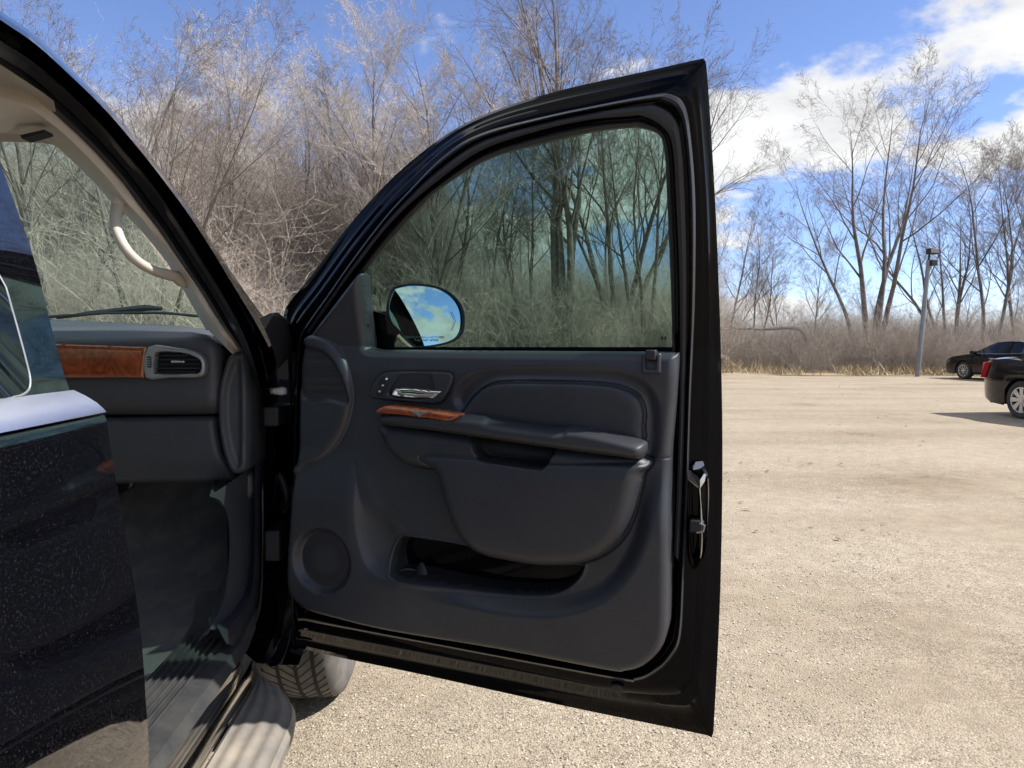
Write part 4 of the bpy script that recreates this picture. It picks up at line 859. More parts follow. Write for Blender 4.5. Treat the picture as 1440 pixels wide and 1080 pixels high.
# top pad running back to the windscreen
tp0 = np.array([on_y(x, y, YD - 0.045) for x, y in [(-160, 474), (60, 477), (200, 478), (268, 477), (296, 478)]]); tp1 = np.array([on_y(x, y, YD + 0.08) for x, y in [(-160, 461), (60, 463), (200, 465), (270, 467), (304, 474)]])
tp2 = np.array([on_y(x, y, 2.80) for x, y in [(-260, 446), (60, 449), (200, 455), (262, 459), (296, 464)]])
skin('dash_top', [tp0 + np.array([0, 0, -0.02]), tp0, (tp0 + tp1) / 2 + np.array([0, -0.012, 0.008]), tp1, (tp1 + tp2) / 2 + np.array([0, 0, 0.004]), tp2, tp2 + np.array([0, 0, -0.3])], 'dash', dash, closed=False)
df = [on_y(x, y, 2.4) for x, y in [(252, 471), (268, 469), (292, 470), (288, 473), (262, 474)]]
build('defrost_vent', np.concatenate([df, np.array(df) + np.array([0, 0, -0.02])]), [(0, 1, 2, 3, 4)] + skin_faces(2, 5), 'rubber', dash)
YW = YD - 0.078
relief('wood_strip', dsh([(-160, 476), (60, 483), (209, 488), (204, 531), (60, 531), (-160, 533)], YW, 1), lambda u, w_, s: 0.010 + 0.006 * dome(s, 0.012), 0.004, 'wood', dash, yframe(YW), back=-0.01)
VENT = dsh([(222, 495), (248, 495), (268, 499), (281, 506), (284, 514), (281, 524), (270, 526), (222, 526), (217, 520), (218, 500)], YW - 0.01); fV = sd_of(VENT)
relief('vent_bezel', dsh([(208, 488), (245, 489), (270, 493), (284, 501), (289, 512), (287, 526), (276, 531), (240, 531), (204, 531)], YW - 0.01, 3), lambda u, w_, s: 0.008 + 0.006 * dome(s, 0.006) - 0.05 * sm(0.0, -0.004, fV(u, w_)), 0.0025, 'silver', dash, yframe(YW), back=-0.01, sharp=rad(60))
relief('vent_cavity', VENT, lambda u, w_, s: np.full(len(u), -0.010), 0.01, 'rim_dark', dash, yframe(YW))
for y in (500, 506, 512, 518, 523):
    xr = {500: 262, 506: 276, 512: 280, 518: 280, 523: 276}[y]
    a, b = on_y(220, y + 0.6, YW - 0.002), on_y(xr, y - 0.6, YW - 0.002); box('vent_slat', (a[0], YW - 0.005, a[2]), (b[0], YW + 0.008, b[2]), 'dash', dash, 0.0055)
a, b = on_y(243, 510, YW), on_y(262, 507, YW); box('vent_tab', (a[0], YW - 0.014, a[2]), (b[0], YW + 0.005, b[2]), 'chrome', dash, 0.002)
a, b = on_y(207.5, 517, YW - 0.014), on_y(212.5, 501, YW - 0.014); box('vent_wheel', (a[0], YW - 0.018, a[2]), (b[0], YW + 0.005, b[2]), 'rubber', dash, 0.003)
for k in range(4):
    z = a[2] + (b[2] - a[2]) * (0.2 + 0.2 * k); box('vent_wheel_rib', (a[0] + 0.001, YW - 0.0205, z - 0.0012), (b[0] - 0.001, YW - 0.017, z + 0.0012), 'silver', dash, 0)
GB = dsh([(-160, 586), (60, 586), (200, 586), (302, 585), (308, 590), (311, 612), (317, 640), (327, 668), (320, 677), (200, 681), (60, 682), (-160, 683)])
relief('glove_box', GB, lambda u, w_, s: 0.015 + 0.02 * dome(s, 0.018) - 0.03 * sm(zs_ - 0.1, zs_ - 0.2, w_), 0.006, 'dash', dash, yframe(YD), back=-0.30)
EP = dsh([(322, 510), (330, 498), (342, 494), (354, 500), (356, 560), (356, 640), (352, 658), (340, 664), (330, 660), (320, 636), (313, 600), (312, 550)], YD - 0.01)
relief('end_panel', EP, lambda u, w_, s: 0.02 + 0.028 * dome(s, 0.02) - 0.016 * sm(-0.012, -0.03, s), 0.004, 'dash', dash, yframe(YD - 0.01), back=-0.2)
SD_ = dsh([(300, 480), (322, 476), (340, 486), (356, 500), (356, 520), (320, 520), (312, 590), (330, 660), (356, 664), (356, 700), (300, 700)], YD + 0.06, 3)
relief('side_filler', SD_, lambda u, w_, s: 0.02 * dome(s, 0.02), 0.008, 'dash', dash, yframe(YD + 0.06), back=-0.2)
# ------------------------------------------------------------------ footwell, floor, sill, rocker, running board
ZS = 0.545
kp = [np.array([on_x(x, y, XS - 0.004) for x, y in catmull(p, 5, False)]) for p in ([(300, 690), (318, 700), (328, 740), (326, 800), (318, 845), (300, 880)], [(356, 650), (355, 700), (354, 780), (349, 826), (336, 850), (305, 880)])]
skin('kick_panel', [kp[0] + np.array([-0.10, 0.30, -0.03]), kp[0] + np.array([-0.02, 0.03, -0.02]), kp[1] + np.array([0.0, 0.0, -0.012])], 'dash', suv, closed=False)
xs_ = np.linspace(-2.4, -0.66, 9)
carp = []
for y, z in ((-1.0, ZS - 0.06), (0.9, ZS - 0.06), (1.5, ZS - 0.065), (1.9, ZS - 0.05), (2.15, ZS + 0.02), (2.36, ZS + 0.14), (2.5, ZS + 0.36), (2.55, ZS + 0.62)):
    carp.append([(x, y, z + 0.012 * math.sin(x * 9 + y * 4) + (0.05 if x > -0.70 else 0)) for x in xs_])
skin('floor_carpet', carp, 'carpet', suv, closed=False)
side_c = [[(-0.66, y, ZS - 0.01), (-0.66, y, ZS + 0.3), (-0.64, y, ZS + 0.75)] for y in (2.02, 2.2, 2.55)]
skin('footwell_side', side_c, 'carpet', suv, closed=False)
# lower dash duct glimpsed in the footwell
box('heater_duct', (-1.45, 2.2, 0.82), (-1.08, 2.45, 1.05), 'trim', suv, 0.03)
box('firewall', (-2.3, 2.57, 0.45), (-0.64, 2.61, 1.19), 'trim_dark', suv, 0)
prof = [(-0.725, ZS - 0.06), (-0.722, ZS - 0.005), (-0.712, ZS + 0.004), (-0.60, ZS), (-0.570, ZS - 0.006), (-0.556, ZS - 0.03)]
sill = skin('sill_plate', [[(x, y, z) for x, z in prof] for y in (-0.4, 0.6, 1.2, 1.84)] + [[(x - 0.010, 1.95, z + 0.012) for x, z in prof], [(x - 0.03, 2.03, z + 0.06) for x, z in prof]], 'sill', suv, closed=False)
for k in range(6):
    x = -0.700 + 0.0175 * k; box('sill_rib', (x - 0.0035, -0.3, ZS - 0.004), (x + 0.0035, 1.86 - 0.006 * k, ZS + 0.0095), 'sill', sill, 0.003)
rp = [(-0.64, 0.34), (-0.60, 0.36), (-0.575, 0.40), (-0.566, 0.46), (-0.562, 0.495), (-0.566, 0.518), (-0.60, 0.53)]
skin('rocker', [[(x, y, z) for x, z in rp] for y in (-1.2, 0.5, 1.6, 1.78)] + [[(x - 0.02, 1.9, z) for x, z in rp]], 'paint_dusty', suv, closed=False)
cs = [(-0.578, 0.388), (-0.562, 0.395), (-0.553, 0.412), (-0.557, 0.432), (-0.569, 0.445)]
skin('rocker_strip', [[(x, y, z) for x, z in cs] for y in (-1.2, 0.5, 1.4, 1.86)] + [[(-0.576, 1.95, z) for x, z in cs]], 'chrome_dusty', suv, closed=False)
# running board: ribbed top with a rounded front end
RBZ = 0.405; W0, W1 = -0.552, -0.405
def rb_w(y): return W1 - (W1 - W0) * 0.96 * max(0.0, (y - 1.66) / 0.27) ** 2.4
ys_ = list(np.linspace(-1.1, 1.6, 10)) + list(np.linspace(1.64, 1.925, 14)); rb = []
for y in ys_:
    we = rb_w(y); row = [(W0, y, RBZ - 0.05), (W0, y, RBZ - 0.004)]
    for t in np.linspace(0.06, 0.94, 25):
        g_ = 0.0045 * (0.5 + 0.5 * math.cos(t * math.pi * 2 * 4.0)); row.append((W0 + (we - W0) * t, y, RBZ + g_ - 0.012 * t ** 3))
    row += [(we, y, RBZ - 0.022), (we - 0.004, y, RBZ - 0.05), (W0 + (we - W0) * 0.6, y, RBZ - 0.06)]; rb.append(row)
board = skin('running_board', rb, 'board', suv, closed=False)
for y in (0.2, 1.3, 1.75): box('bracket', (-0.8, y - 0.03, RBZ - 0.09), (-0.46, y + 0.03, RBZ - 0.055), 'trim_dark', board, 0.004)
# black mud flap / fender foot between board and wheel
ff = catmull([(392, 934), (402, 915), (410, 880), (412, 850), (404, 850), (398, 880), (390, 910), (378, 935)], 4)
build('fender_foot', np.concatenate([[on_y(x, y, 1.93) for x, y in ff], [on_y(x, y, 1.97) for x, y in ff]]), skin_faces(2, len(ff)) + [tuple(range(len(ff)))], 'paint_jamb', suv)

# ------------------------------------------------------------------ rear door and body side
RDp = [(-30, 160), (0, 230), (22, 290), (45, 355), (60, 410), (75, 470), (88, 520), (99, 551)]
RY = 0.84
up_ = [on_y(x, y, RY) for x, y in RDp]
lowp = [on_y(x, y, RY) for x, y in [(101, 553), (118, 561), (134, 571), (143, 579), (147, 584), (150, 592)]]
dn = [on_y(x, y, RY) for x, y in [(157, 640), (166, 690), (178, 760), (190, 830), (199, 900), (205, 985), (209, 1080)]] + [np.array([-0.385, RY, 0.62]), np.array([-0.41, RY, 0.52]), np.array([-0.47, RY, 0.47])]
rp3 = np.array(up_[::-1][::-1] + lowp + dn)
def plan(y): return -0.020 * ((RY - y) / 1.0) ** 2 + 0.030 * (RY - y)                # barrel shape of the body side in plan
def side_rows(y0, y1, n, sel): return [[(p[0] + plan(y), y, p[2]) for p in sel] for y in np.linspace(y0, y1, n)]
fine = np.concatenate([catmull(np.array(up_), 4, False), catmull(np.array(lowp[:5]), 3, False), catmull(np.array([lowp[5]] + dn), 4, False)])
rear = skin('rear_door', [[(p[0] - 0.05, RY + 0.004, p[2]) for p in fine]] + side_rows(RY, -0.20, 22, fine), 'paint_dusty', suv, closed=False, sharp=rad(24))
bm_ = np.array([lowp[0] + (lowp[k] - lowp[0]) * 1.0 for k in range(6)])
skin('shoulder_sheen', [[(p[0] + plan(y) + 0.004, y, p[2] + 0.004) for p in bm_[:5]] for y in np.linspace(RY - 0.004, -0.20, 14)], 'sheen', rear, closed=False)  # pale strip laid over the black shoulder, imitating its sky reflection
rear['label'] = 'closed rear door reflecting the open front door and gravel'
quart = skin('quarter_panel', side_rows(-0.206, -1.9, 16, fine), 'paint', suv, closed=False, sharp=rad(60))
# rear door pane and its bright frame
upz = [p for p in fine if p[2] > ZB - 0.055]
def on_rear(px, py, out=0.004):
    """point on the rear door skin seen at px,py"""
    d = sight(px, py); best = None
    for y in np.linspace(0.84, 0.30, 220):
        t = y / d[1]; p = EYE + d * t; x = np.interp(-p[2], [-q[2] for q in fine], [q[0] for q in fine]) + plan(y)
        if best is None or abs(p[0] - x) < best[0]: best = (abs(p[0] - x), p)
    return best[1] + np.array([out, -0.002, 0.0])
fr_ = [on_rear(x, y, 0.005) for x, y in catmull([(2, 405), (12, 440), (22, 476), (31, 510), (36, 533), (34, 548), (24, 556), (12, 559), (2, 562)], 3, False)]
fr_ = [fr_[0] + np.array([-0.12, -0.05, 0.30])] + fr_ + [fr_[-1] + np.array([0.004, -0.42, -0.004])]
tube('window_trim', fr_, 0.0017, 'silver', rear, 8)
pv = [q + np.array([0.001, 0, 0]) for q in fr_]; c_ = fr_[-1] + np.array([-0.05, 0, 0.12]); top_ = fr_[0] + np.array([0.02, -0.30, 0.0])
build('window_pane', [top_] + pv, [(0, i, i + 1) for i in range(1, len(pv))], 'dark_glass', rear)
# ------------------------------------------------------------------ the rest of the car: fender, hood, front, far side, wheels
def wheel(name, c, r, wd, parent, side=1, rimr=0.25, tread=True, rim_mat='rim', tyre_mat='tyre', spokes=6, spoke_w=0.035):
    """wheel with axle along x: empty > tyre, rim, spoke, tread_groove"""
    wroot = empty(name, c, parent=parent)
    pr = [(rimr, -wd * 0.42), (rimr + 0.03, -wd * 0.5), (r - 0.05, -wd * 0.52), (r - 0.014, -wd * 0.45), (r, -wd * 0.36), (r, -wd * 0.12), (r, wd * 0.12), (r, wd * 0.36), (r - 0.014, wd * 0.45), (r - 0.05, wd * 0.52), (rimr + 0.03, wd * 0.5), (rimr, wd * 0.42)]
    n = 56; L = [[(c[0] + x, c[1] + q * math.cos(2 * math.pi * k / n), c[2] + q * math.sin(2 * math.pi * k / n)) for k in range(n)] for q, x in pr]
    skin('tyre', L, tyre_mat, wroot)
    fx = c[0] + side * wd * 0.30
    rp_ = [(rimr * 1.02, side * wd * 0.46), (rimr * 0.97, side * wd * 0.44), (rimr * 0.93, side * wd * 0.2), (rimr * 0.9, side * wd * 0.0), (0.02, 0.0)]
    skin('rim', [[(c[0] + x, c[1] + q * math.cos(2 * math.pi * k / 40), c[2] + q * math.sin(2 * math.pi * k / 40)) for k in range(40)] for q, x in rp_[:2]], rim_mat, wroot)
    skin('rim_well', [[(c[0] + x, c[1] + q * math.cos(2 * math.pi * k / 40), c[2] + q * math.sin(2 * math.pi * k / 40)) for k in range(40)] for q, x in rp_[1:]], 'rim_dark', wroot)
    for s in range(spokes):
        a = 2 * math.pi * s / spokes; V = []
        for q, hw_, dx in ((0.03, spoke_w * 0.55, 0.36), (rimr * 0.55, spoke_w * 0.75, 0.40), (rimr * 0.98, spoke_w, 0.44)):
            for t_, ex in ((-1, 0), (1, 0), (1, -0.03), (-1, -0.03)):
                V.append((c[0] + side * (wd * dx + ex), c[1] + q * math.cos(a) - t_ * hw_ * math.sin(a), c[2] + q * math.sin(a) + t_ * hw_ * math.cos(a)))
        build('spoke', V, skin_faces(3, 4) + [(8, 9, 10, 11)], rim_mat, wroot, smooth=False)
    V, F_ = tube_mesh([(c[0] + side * wd * 0.3, c[1], c[2]), (c[0] + side * wd * 0.45, c[1], c[2])], [0.055, 0.045], 18); build('hub', V, F_, rim_mat, wroot)
    if tread:
        for kx in (-0.2, 0.02, 0.24):
            L = [[(c[0] + kx * wd + o_, c[1] + q * math.cos(2 * math.pi * k / 72), c[2] + q * math.sin(2 * math.pi * k / 72)) for k in range(72)] for o_, q in ((-0.007, r - 0.002), (-0.006, r + 0.0012), (0.006, r + 0.0012), (0.007, r - 0.002))]
            skin('tread_groove', L, 'tyre_groove', wroot)
        me0 = None
        for k in range(60):
            a = 2 * math.pi * (k + 0.5) / 60
            for (x0, x1, sl) in ((-0.40, -0.22, 0.05), (-0.17, 0.0, 0.06), (0.05, 0.22, -0.06), (0.27, 0.38, -0.04)):
                if not (math.pi * 0.75 < a < math.pi * 1.75): continue       # only where the tread can be seen
                V = []
                for x_, aa in ((x0, a - sl), (x1, a + sl)):
                    for q, da in ((r - 0.004, -0.007), (r + 0.0016, -0.006), (r + 0.0016, 0.006), (r - 0.004, 0.007)):
                        V.append((c[0] + x_ * wd, c[1] + q * math.cos(aa + da), c[2] + q * math.sin(aa + da)))
                sipes.append((V, wroot))
    return wroot
sipes = []
fw = wheel('front_wheel', (-0.56, 2.70, 0.395), 0.395, 0.265, suv, 1, 0.235)
if sipes:
    V = []; F_ = []
    for v, _ in sipes: o_ = len(V); V += v; F_ += [(o_ + a, o_ + b, o_ + c2, o_ + d) for a, b, c2, d in skin_faces(2, 4)]
    o = build('tread_sipes', V, F_, 'tyre_groove', sipes[0][1], smooth=False); o['kind'] = 'stuff'
wheel('rear_wheel', (-0.515, -1.30, 0.395), 0.395, 0.265, suv, 1, 0.235, tread=False)
wheel('front_wheel', (-2.30, 2.70, 0.395), 0.395, 0.265, suv, -1, 0.235, tread=False)
wheel('rear_wheel', (-2.30, -1.30, 0.395), 0.395, 0.265, suv, -1, 0.235, tread=False)
def fender(x0, x1, xin):
    pts = [(1.98, 0.50)] + [(2.70 - 0.49 * math.cos(rad(a)), 0.42 + 0.49 * math.sin(rad(a))) for a in np.linspace(8, 172, 18)] + [(3.42, 0.50), (3.50, 0.75), (3.46, 1.02), (3.3, 1.10), (2.6, 1.16), (2.05, 1.19), (1.98, 1.18)]
    n = len(pts); V = [(x0, y, z) for y, z in pts] + [(x1, y, z) for y, z in pts]
    o = build('fender', V, skin_faces(2, n) + [tuple(range(n)), tuple(range(n, 2 * n))], 'paint', suv, smooth=False); bevel(o, 0.02, 3)
fender(-0.405, -0.455, 0); fender(-2.42, -2.37, 0)
box('cowl_side', (-0.78, 2.34, 1.0), (-0.44, 2.78, 1.285), 'trim_dark', suv, 0.02)
box('wheel_house', (-0.80, 2.33, 0.86), (-0.46, 3.3, 0.96), 'trim_dark', suv, 0.02)
hd = [[(x, y, z - 0.05 * ((x + 1.41) / 0.95) ** 2) for x in np.linspace(-2.36, -0.46, 12)] for y, z in ((2.72, 1.215), (2.9, 1.235), (3.2, 1.21), (3.45, 1.14), (3.52, 1.0))]
skin('hood', hd, 'paint', suv, closed=False)
box('front_bumper', (-2.38, 3.36, 0.42), (-0.44, 3.60, 0.72), 'paint', suv, 0.05)
box('grille', (-1.9, 3.42, 0.74), (-0.9, 3.52, 1.04), 'chrome', suv, 0.02)
for x in (-2.33, -0.86): box('headlamp', (x, 3.40, 0.78), (x + 0.38, 3.53, 1.02), 'clear_lens', suv, 0.03)
box('engine_bay', (-2.2, 2.62, 0.45), (-0.66, 3.36, 1.10), 'trim_dark', suv, 0.02)
farp = [(-2.44 - plan(0), z) for z in (0.5, 0.8, 1.22)]
skin('far_body_side', [[(-2.36, y, 0.48), (-2.44, y, 0.62), (-2.45, y, 0.95), (-2.41, y, 1.22)] for y in (-1.9, -0.5, 0.8, 1.98)], 'paint', suv, closed=False)
for y0, y1, y2 in ((2.1, 1.2, 0.07), (0.80, 0.75, 0.09), (-0.35, -0.4, 0.09), (-1.85, -1.8, 0.2)):
    build('far_pillar', [(-2.41, y0 - y2, 1.21), (-2.41, y0 + y2, 1.21), (-2.17, y1 - y2, 1.86), (-2.17, y1 + y2, 1.86), (-2.37, y0 - y2, 1.21), (-2.37, y0 + y2, 1.21), (-2.13, y1 - y2, 1.86), (-2.13, y1 + y2, 1.86)], BOXF, 'beige', suv)
skin('far_window', [[(-2.395, y, 1.22), (-2.165, yy, 1.86)] for y, yy in ((-1.8, -1.8), (0.0, 0.0), (1.98, 1.2))], 'glass', suv, closed=False)
skin('tailgate', [[(x, -1.9 - 0.06 * z, 0.5 + z) for x in np.linspace(-2.42, -0.44, 4)] for z in (0, 0.3, 0.72)], 'paint', suv, closed=False)
# front passenger seat, pushed back
st = empty('front_seat', (-0.98, 0.7, ZS - 0.05), parent=suv)
bevel(box('seat_cushion', (-1.24, 0.40, ZS + 0.10), (-0.74, 0.98, ZS + 0.30), 'trim_soft', st, 0), 0.06, 4)
o = build('seat_back', [(-1.24, 0.34, ZS + 0.26), (-1.24, 0.12, ZS + 0.85), (-1.22, 0.48, ZS + 0.26), (-1.20, 0.24, ZS + 0.87), (-0.76, 0.34, ZS + 0.26), (-0.78, 0.12, ZS + 0.85), (-0.76, 0.48, ZS + 0.26), (-0.80, 0.24, ZS + 0.87)], BOXF, 'trim_soft', st); bevel(o, 0.05, 4)
bevel(box('headrest', (-1.12, 0.08, ZS + 0.90), (-0.88, 0.2, ZS + 1.08), 'trim_soft', st, 0), 0.04, 4)
# ================================================================== PARKED SEDANS AND LIGHT POLE
def sedan(name, label, ref, rz, rimstyle, window_chrome, group):
    """ref: (px, py, which) = where a near-side wheel touches the ground in the survey; local x forward, y left"""
    WB_R, WB_F, HWD, TR_ = -1.38, 1.42, 0.92, 0.335
    g = on_z(ref[0], ref[1], 0.0); lx = WB_R if ref[2] == 'rear' else WB_F; ly = -0.80 if ref[3] == 'right' else 0.80
    ca, sa = math.cos(rz), math.sin(rz); loc = (g[0] - (lx * ca - ly * sa), g[1] - (lx * sa + ly * ca), 0.0)
    root = empty(name, loc, rz); tag(root, label, 'car', group)
    xs = np.linspace(-2.46, 2.46, 150)
    top = np.interp(xs, [-2.46, -2.42, -2.30, -1.8, -1.2, 0.9, 1.25, 1.9, 2.2, 2.38, 2.46], [0.80, 0.97, 1.035, 1.06, 1.02, 0.97, 0.97, 0.88, 0.78, 0.66, 0.50])
    bot = np.interp(xs, [-2.46, -2.40, -2.1, -1.6, 1.7, 2.2, 2.40, 2.46], [0.48, 0.33, 0.24, 0.20, 0.20, 0.20, 0.26, 0.36])
    for xa in (WB_R, WB_F):
        dx = np.abs(xs - xa); k = dx < 0.385; bot[k] = np.maximum(bot[k], TR_ + np.sqrt(0.385 ** 2 - dx[k] ** 2))
    hw = HWD - 0.20 * np.clip((np.abs(xs) - 1.75) / 0.71, 0, 1) ** 2.6
    rows_l, rows_r = [], []
    nz = 12
    for x, t, b, h in zip(xs, top, bot, hw):
        zs = b + (t - b) * np.linspace(0, 1, nz); f = (zs - 0.62) / 0.45
        yy = h * (1 - 0.045 * f ** 2 - 0.05 * np.clip(f, 0, 1) ** 3) + 0.012 * np.exp(-((zs - 0.80) / 0.03) ** 2)
        rows_l.append([(x, y, z) for y, z in zip(yy, zs)]); rows_r.append([(x, -y, z) for y, z in zip(yy, zs)])
    def loc_skin(nm, loops, mat, parent=root, **kw): return skin(nm, loops, mat, parent, closed=kw.pop('closed', False), world=False, **kw)
    nrm = len(xs)
    Vl = np.array(rows_l).reshape(-1, 3); Vr = np.array(rows_r).reshape(-1, 3); F_ = skin_faces(nrm, nz, False)
    deck = []
    for i in range(nrm):
        a, b = rows_l[i][-1], rows_r[i][-1]
        deck.append([(a[0], a[1] + (b[1] - a[1]) * t, a[2] + 0.05 * (1 - (2 * t - 1) ** 4) * (0.25 if abs(a[0]) > 2.4 else 1)) for t in np.linspace(0, 1, 10)])
    Vd = np.array(deck).reshape(-1, 3); n0, n1 = len(Vl), len(Vl) + len(Vr)
    ends = []
    faces = F_ + [tuple(n0 + i for i in f) for f in F_] + [tuple(n1 + i for i in f) for f in skin_faces(nrm, 10, False)]
    for i in (0, nrm - 1): faces.append(tuple([i * nz + k for k in range(nz)] + [n1 + i * 10 + k for k in range(1, 9)] + [n0 + i * nz + k for k in range(nz - 1, -1, -1)]))
    build('body', np.concatenate([Vl, Vr, Vd]), faces, 'paint', root, world=False, sharp=rad(30))
    # dark inner floor so the wheel arches read as deep
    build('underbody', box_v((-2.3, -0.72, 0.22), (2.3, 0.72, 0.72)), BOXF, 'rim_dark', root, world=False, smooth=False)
    # cabin: belt ring to roof ring
    bx = [1.28, 1.10, 0.35, -0.45, -1.15, -1.72]; bz = [0.985, 0.985, 0.985, 1.0, 1.03, 1.065]
    rx = [0.42, 0.25, -0.10, -0.50, -0.85, -1.12]; rzv = [1.375, 1.415, 1.45, 1.455, 1.435, 1.40]
    bw = [0.62, 0.80, 0.835, 0.835, 0.82, 0.66]; rw = [0.52, 0.60, 0.62, 0.62, 0.61, 0.54]
    roofg = [[(x, w_ * s, z + 0.035 * (1 - s * s)) for s in np.linspace(-1, 1, 9)] for x, w_, z in zip(rx, rw, rzv)]
    loc_skin('roof', roofg, 'paint')
    def glass_quad(nm, P, mat='dark_glass'): return build(nm, P, [(0, 1, 2, 3)], mat, root, world=False, smooth=False)
    for s in (-1, 1):
        side_pts = lambda i: np.array([(bx[i], s * bw[i], bz[i]), (rx[i], s * rw[i], rzv[i])])
        q = [side_pts(i) for i in range(6)]
        for nm, i0, i1 in (('front_window', 1, 3), ('rear_window', 3, 5)):
            rowsb = [q[i][0] for i in range(i0, i1 + 1)]; rowst = [q[i][0] + (q[i][1] - q[i][0]) * 0.93 for i in range(i0, i1 + 1)]
            loc_skin(nm, [rowsb, rowst], 'dark_glass')
        for nm, i, wd in (('a_pillar', 1, 0.05), ('b_pillar', 3, 0.035), ('c_pillar', 5, 0.12)):
            a, b = q[i]; o_ = np.array([0, s * 0.006, 0]); build('pillar', [a + (wd, 0, 0) + o_, a - (wd, 0, 0) + o_, b - (wd * 0.6, 0, 0) + o_, b + (wd * 0.6, 0, 0) + o_], [(0, 1, 2, 3)], 'paint', root, world=False)
        loc_skin('c_panel', [[q[4][0], q[4][1]], [q[5][0], q[5][1]]], 'paint')
        if window_chrome:
            path = [q[1][0], q[3][0], q[4][0], q[5][0]] + [np.array((-1.3, s * 0.62, 1.30)), q[4][1], q[3][1], q[2][1], q[1][1], q[1][0]]
            tube('window_trim', catmull([p + np.array([0, s * 0.012, 0]) for p in path], 4, False), 0.012, 'chrome', root, 6, world=False)
        # handles, mirror
        for x in (0.15, -0.95): box('door_handle', (x - 0.1, s * 0.905 - 0.012, 0.80), (x + 0.1, s * 0.905 + 0.022 * s + 0.012, 0.835), 'chrome', root, 0.006, world=False)
        V = [(0.92 + 0.10 * math.cos(a), s * (0.95 + 0.09 * math.sin(b)), 1.04 + 0.07 * math.sin(a)) for b in (-1.2, 0, 1.2) for a in np.linspace(0, 6.28, 10, endpoint=False)]
        build('side_mirror', V, skin_faces(3, 10) + [tuple(range(10)), tuple(range(20, 30))], 'paint', root, world=False)
        # door shut lines
        for x in (1.02, -0.22): box('door_gap', (x - 0.004, s * 0.925 - 0.03, 0.30), (x + 0.004, s * 0.925 + 0.002 * s, 0.93), 'rim_dark', root, 0, world=False)
        # lamps
        tl = [(-2.26, 0.845, 0.995), (-2.36, 0.82, 0.985), (-2.455, 0.74, 0.86), (-2.45, 0.76, 0.70), (-2.42, 0.81, 0.69), (-2.36, 0.85, 0.80)]
        V = [(x, s * y, z) for x, y, z in tl] + [(x + 0.1, s * (y - 0.12), z) for x, y, z in tl]
        bevel(build('tail_lamp', [(x - 0.012, s * (y + 0.02), z) for x, y, z in tl] + V[6:], skin_faces(2, 6) + [tuple(range(6)), tuple(range(6, 12))], 'red_lens', root, world=False, smooth=False), 0.01)
        hl_ = [(2.05, 0.86, 0.84), (2.36, 0.74, 0.76), (2.43, 0.66, 0.62), (2.34, 0.78, 0.60), (2.12, 0.88, 0.68)]
        build('headlamp', [(x + 0.012, s * (y + 0.015), z) for x, y, z in hl_] + [(x - 0.1, s * (y - 0.12), z) for x, y, z in hl_], skin_faces(2, 5) + [tuple(range(5))], 'clear_lens', root, world=False, smooth=False)
    ws = [(bx[0], -0.62, bz[0]), (bx[1], -0.80, bz[1]), (rx[1], -0.60, rzv[1]), (rx[0], -0.52, rzv[0])]
    loc_skin('windscreen', [[(bx[1], -bw[1], bz[1]), (rx[1], -rw[1], rzv[1])], [(bx[0], -bw[0], bz[0]), (rx[0], -rw[0], rzv[0])], [(bx[0] + 0.06, 0, bz[0] + 0.01), (rx[0] + 0.05, 0, rzv[0] + 0.03)], [(bx[0], bw[0], bz[0]), (rx[0], rw[0], rzv[0])], [(bx[1], bw[1], bz[1]), (rx[1], rw[1], rzv[1])]], 'dark_glass')
    loc_skin('roof_front', [[(rx[1], -rw[1], rzv[1]), (rx[0], -rw[0], rzv[0])], [(rx[1], 0, rzv[1] + 0.035), (rx[0] + 0.05, 0, rzv[0] + 0.03)], [(rx[1], rw[1], rzv[1]), (rx[0], rw[0], rzv[0])]], 'paint')
    loc_skin('rear_glass', [[(bx[5], -bw[5], bz[5]), (rx[5], -rw[5], rzv[5])], [(bx[5] - 0.07, 0, bz[5] + 0.01), (rx[5] - 0.05, 0, rzv[5] + 0.03)], [(bx[5], bw[5], bz[5]), (rx[5], rw[5], rzv[5])]], 'dark_glass')
    box('number_plate', (-2.475, -0.26, 0.62), (-2.45, 0.26, 0.76), 'white_mark', root, 0.004, world=False)
    box('lower_grille', (2.43, -0.5, 0.40), (2.475, 0.5, 0.6), 'rim_dark', root, 0.01, world=False)
    RW = WM[root.name]
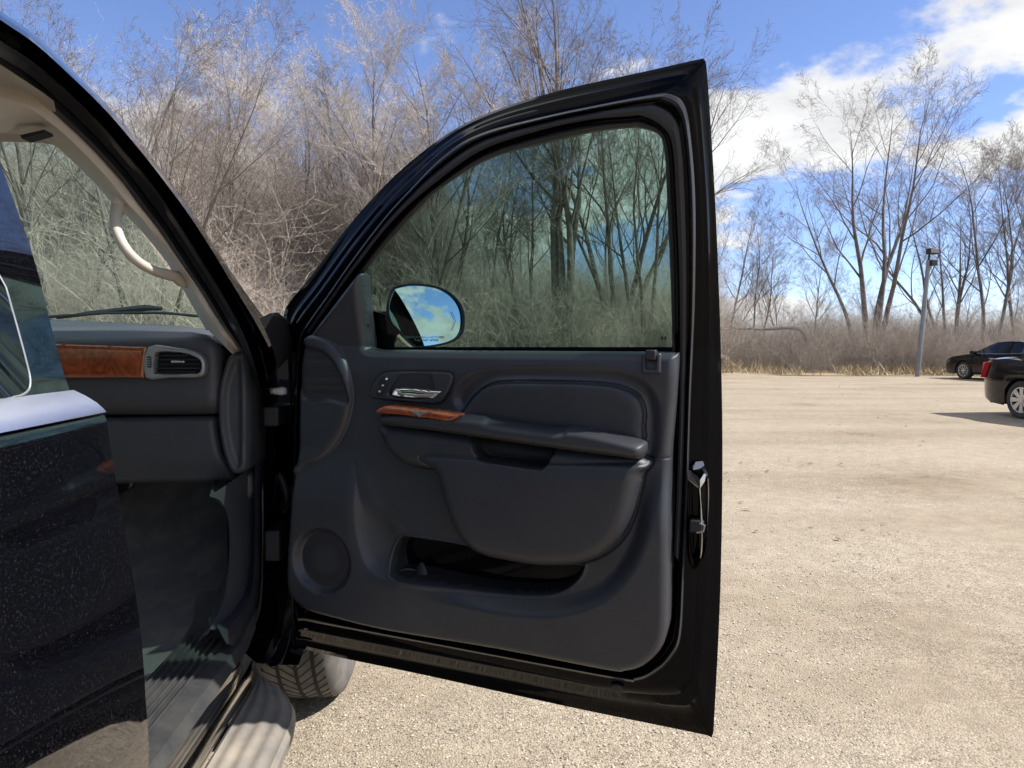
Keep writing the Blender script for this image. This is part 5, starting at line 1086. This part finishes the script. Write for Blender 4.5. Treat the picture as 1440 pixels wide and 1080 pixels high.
    for xa in (WB_R, WB_F):
        for s in (-1, 1):
            # wheel() builds with its axle along x: turn it so the axle lies across the car
            c = RW @ Vector((xa, s * 0.80, TR_)); wr = empty('wheel', c, rz + (math.pi / 2 if s > 0 else -math.pi / 2), parent=root); im = WM[wr.name]
            def W(v): return [tuple(p) for p in v]
            rr = TR_; rimr = 0.225
            pr = [(rimr, -0.10), (rimr + 0.02, -0.112), (rr - 0.03, -0.115), (rr, -0.09), (rr, 0.09), (rr - 0.03, 0.115), (rimr + 0.02, 0.112), (rimr, 0.10)]
            ring = lambda q, x, n: [(x, q * math.cos(2 * math.pi * k / n), q * math.sin(2 * math.pi * k / n)) for k in range(n)]
            skin('tyre', [ring(q, x, 36) for q, x in pr], 'tyre_black', wr, world=False)
            skin('rim', [ring(rimr + 0.005, 0.106, 32), ring(rimr - 0.012, 0.104, 32), ring(rimr - 0.02, 0.07, 32)], 'rim', wr, world=False)
            skin('rim_well', [ring(rimr - 0.015, 0.075, 32), ring(rimr - 0.03, 0.04, 32), ring(0.01, 0.035, 32)], 'rim_dark', wr, world=False)
            ns, swd = rimstyle
            for k in range(ns):
                a = 2 * math.pi * k / ns; V = []
                for q, hw_, x in ((0.03, swd * 0.5, 0.092), (0.12, swd * 0.8, 0.098), (rimr - 0.008, swd, 0.101)):
                    for t_, ex in ((-1, 0), (1, 0), (1, -0.03), (-1, -0.03)): V.append((x + ex, q * math.cos(a) - t_ * hw_ * math.sin(a), q * math.sin(a) + t_ * hw_ * math.cos(a)))
                build('spoke', V, skin_faces(3, 4) + [(8, 9, 10, 11)], 'rim', wr, world=False, smooth=False)
            V, F_ = tube_mesh([(0.05, 0, 0), (0.105, 0, 0)], [0.06, 0.05], 16); build('hub', V, F_, 'rim', wr, world=False)
    return root
sedan('sedan', 'nearer black sedan showing its red tail lamp at the right edge', (1442, 589, 'rear', 'right'), rad(-88), (8, 0.045), False, 'dark sedans parked by the wood')
sedan('sedan', 'farther dark sedan with chrome window trim, facing left by the brush', (1357, 533, 'front', 'left'), rad(98), (10, 0.014), True, 'dark sedans parked by the wood')
# ---- leaning light pole with a floodlight
pb = on_z(1290, 529, 0.02); pt_ = on_y(1306, 366, pb[1]); pole = empty('light_pole', pb)
tag(pole, 'leaning grey steel pole with a floodlight at the edge of the lot', 'light pole')
ax = (pt_ - pb) / np.linalg.norm(pt_ - pb); Lp = np.linalg.norm(pt_ - pb)
def pole_pt(t, x=0, y=0, z=0): return pb + ax * Lp * t + np.array([x, y, z])
tube('post', [pole_pt(-0.08), pole_pt(0.3), pole_pt(0.7), pole_pt(1.0)], [0.095, 0.092, 0.088, 0.085], 'steel', pole, 14)
tube('base_band', [pole_pt(0.45), pole_pt(0.455)], 0.096, 'steel', pole, 14)
box('junction_box', pole_pt(0.975, 0.0, -0.22, -0.12), pole_pt(0.975, 0.26, -0.07, 0.12), 'trim_dark', pole, 0.02)
tube('bracket', [pole_pt(1.0), pole_pt(1.05), pole_pt(1.06, 0.15)], 0.04, 'trim_dark', pole, 8)
fl = box('floodlight', pole_pt(1.05, -0.10, -0.18, 0.0), pole_pt(1.05, 0.32, 0.1, 0.24), 'trim_dark', pole, 0.03)
box('lens', pole_pt(1.05, -0.06, -0.205, 0.04), pole_pt(1.05, 0.28, -0.182, 0.20), 'steel', fl, 0.005)
# fallen branch lying across the brush at the foot of the wide tree
bp_ = [on_y(x, y, 35.2) for x, y in [(1012, 464), (1040, 462), (1075, 463), (1110, 461), (1128, 466), (1136, 486)]]
tag(tube('fallen_branch', catmull(bp_, 4, False), np.linspace(0.05, 0.11, 21), 'bark', None, 7), 'long bare branch lying level across the low brush', 'branch')
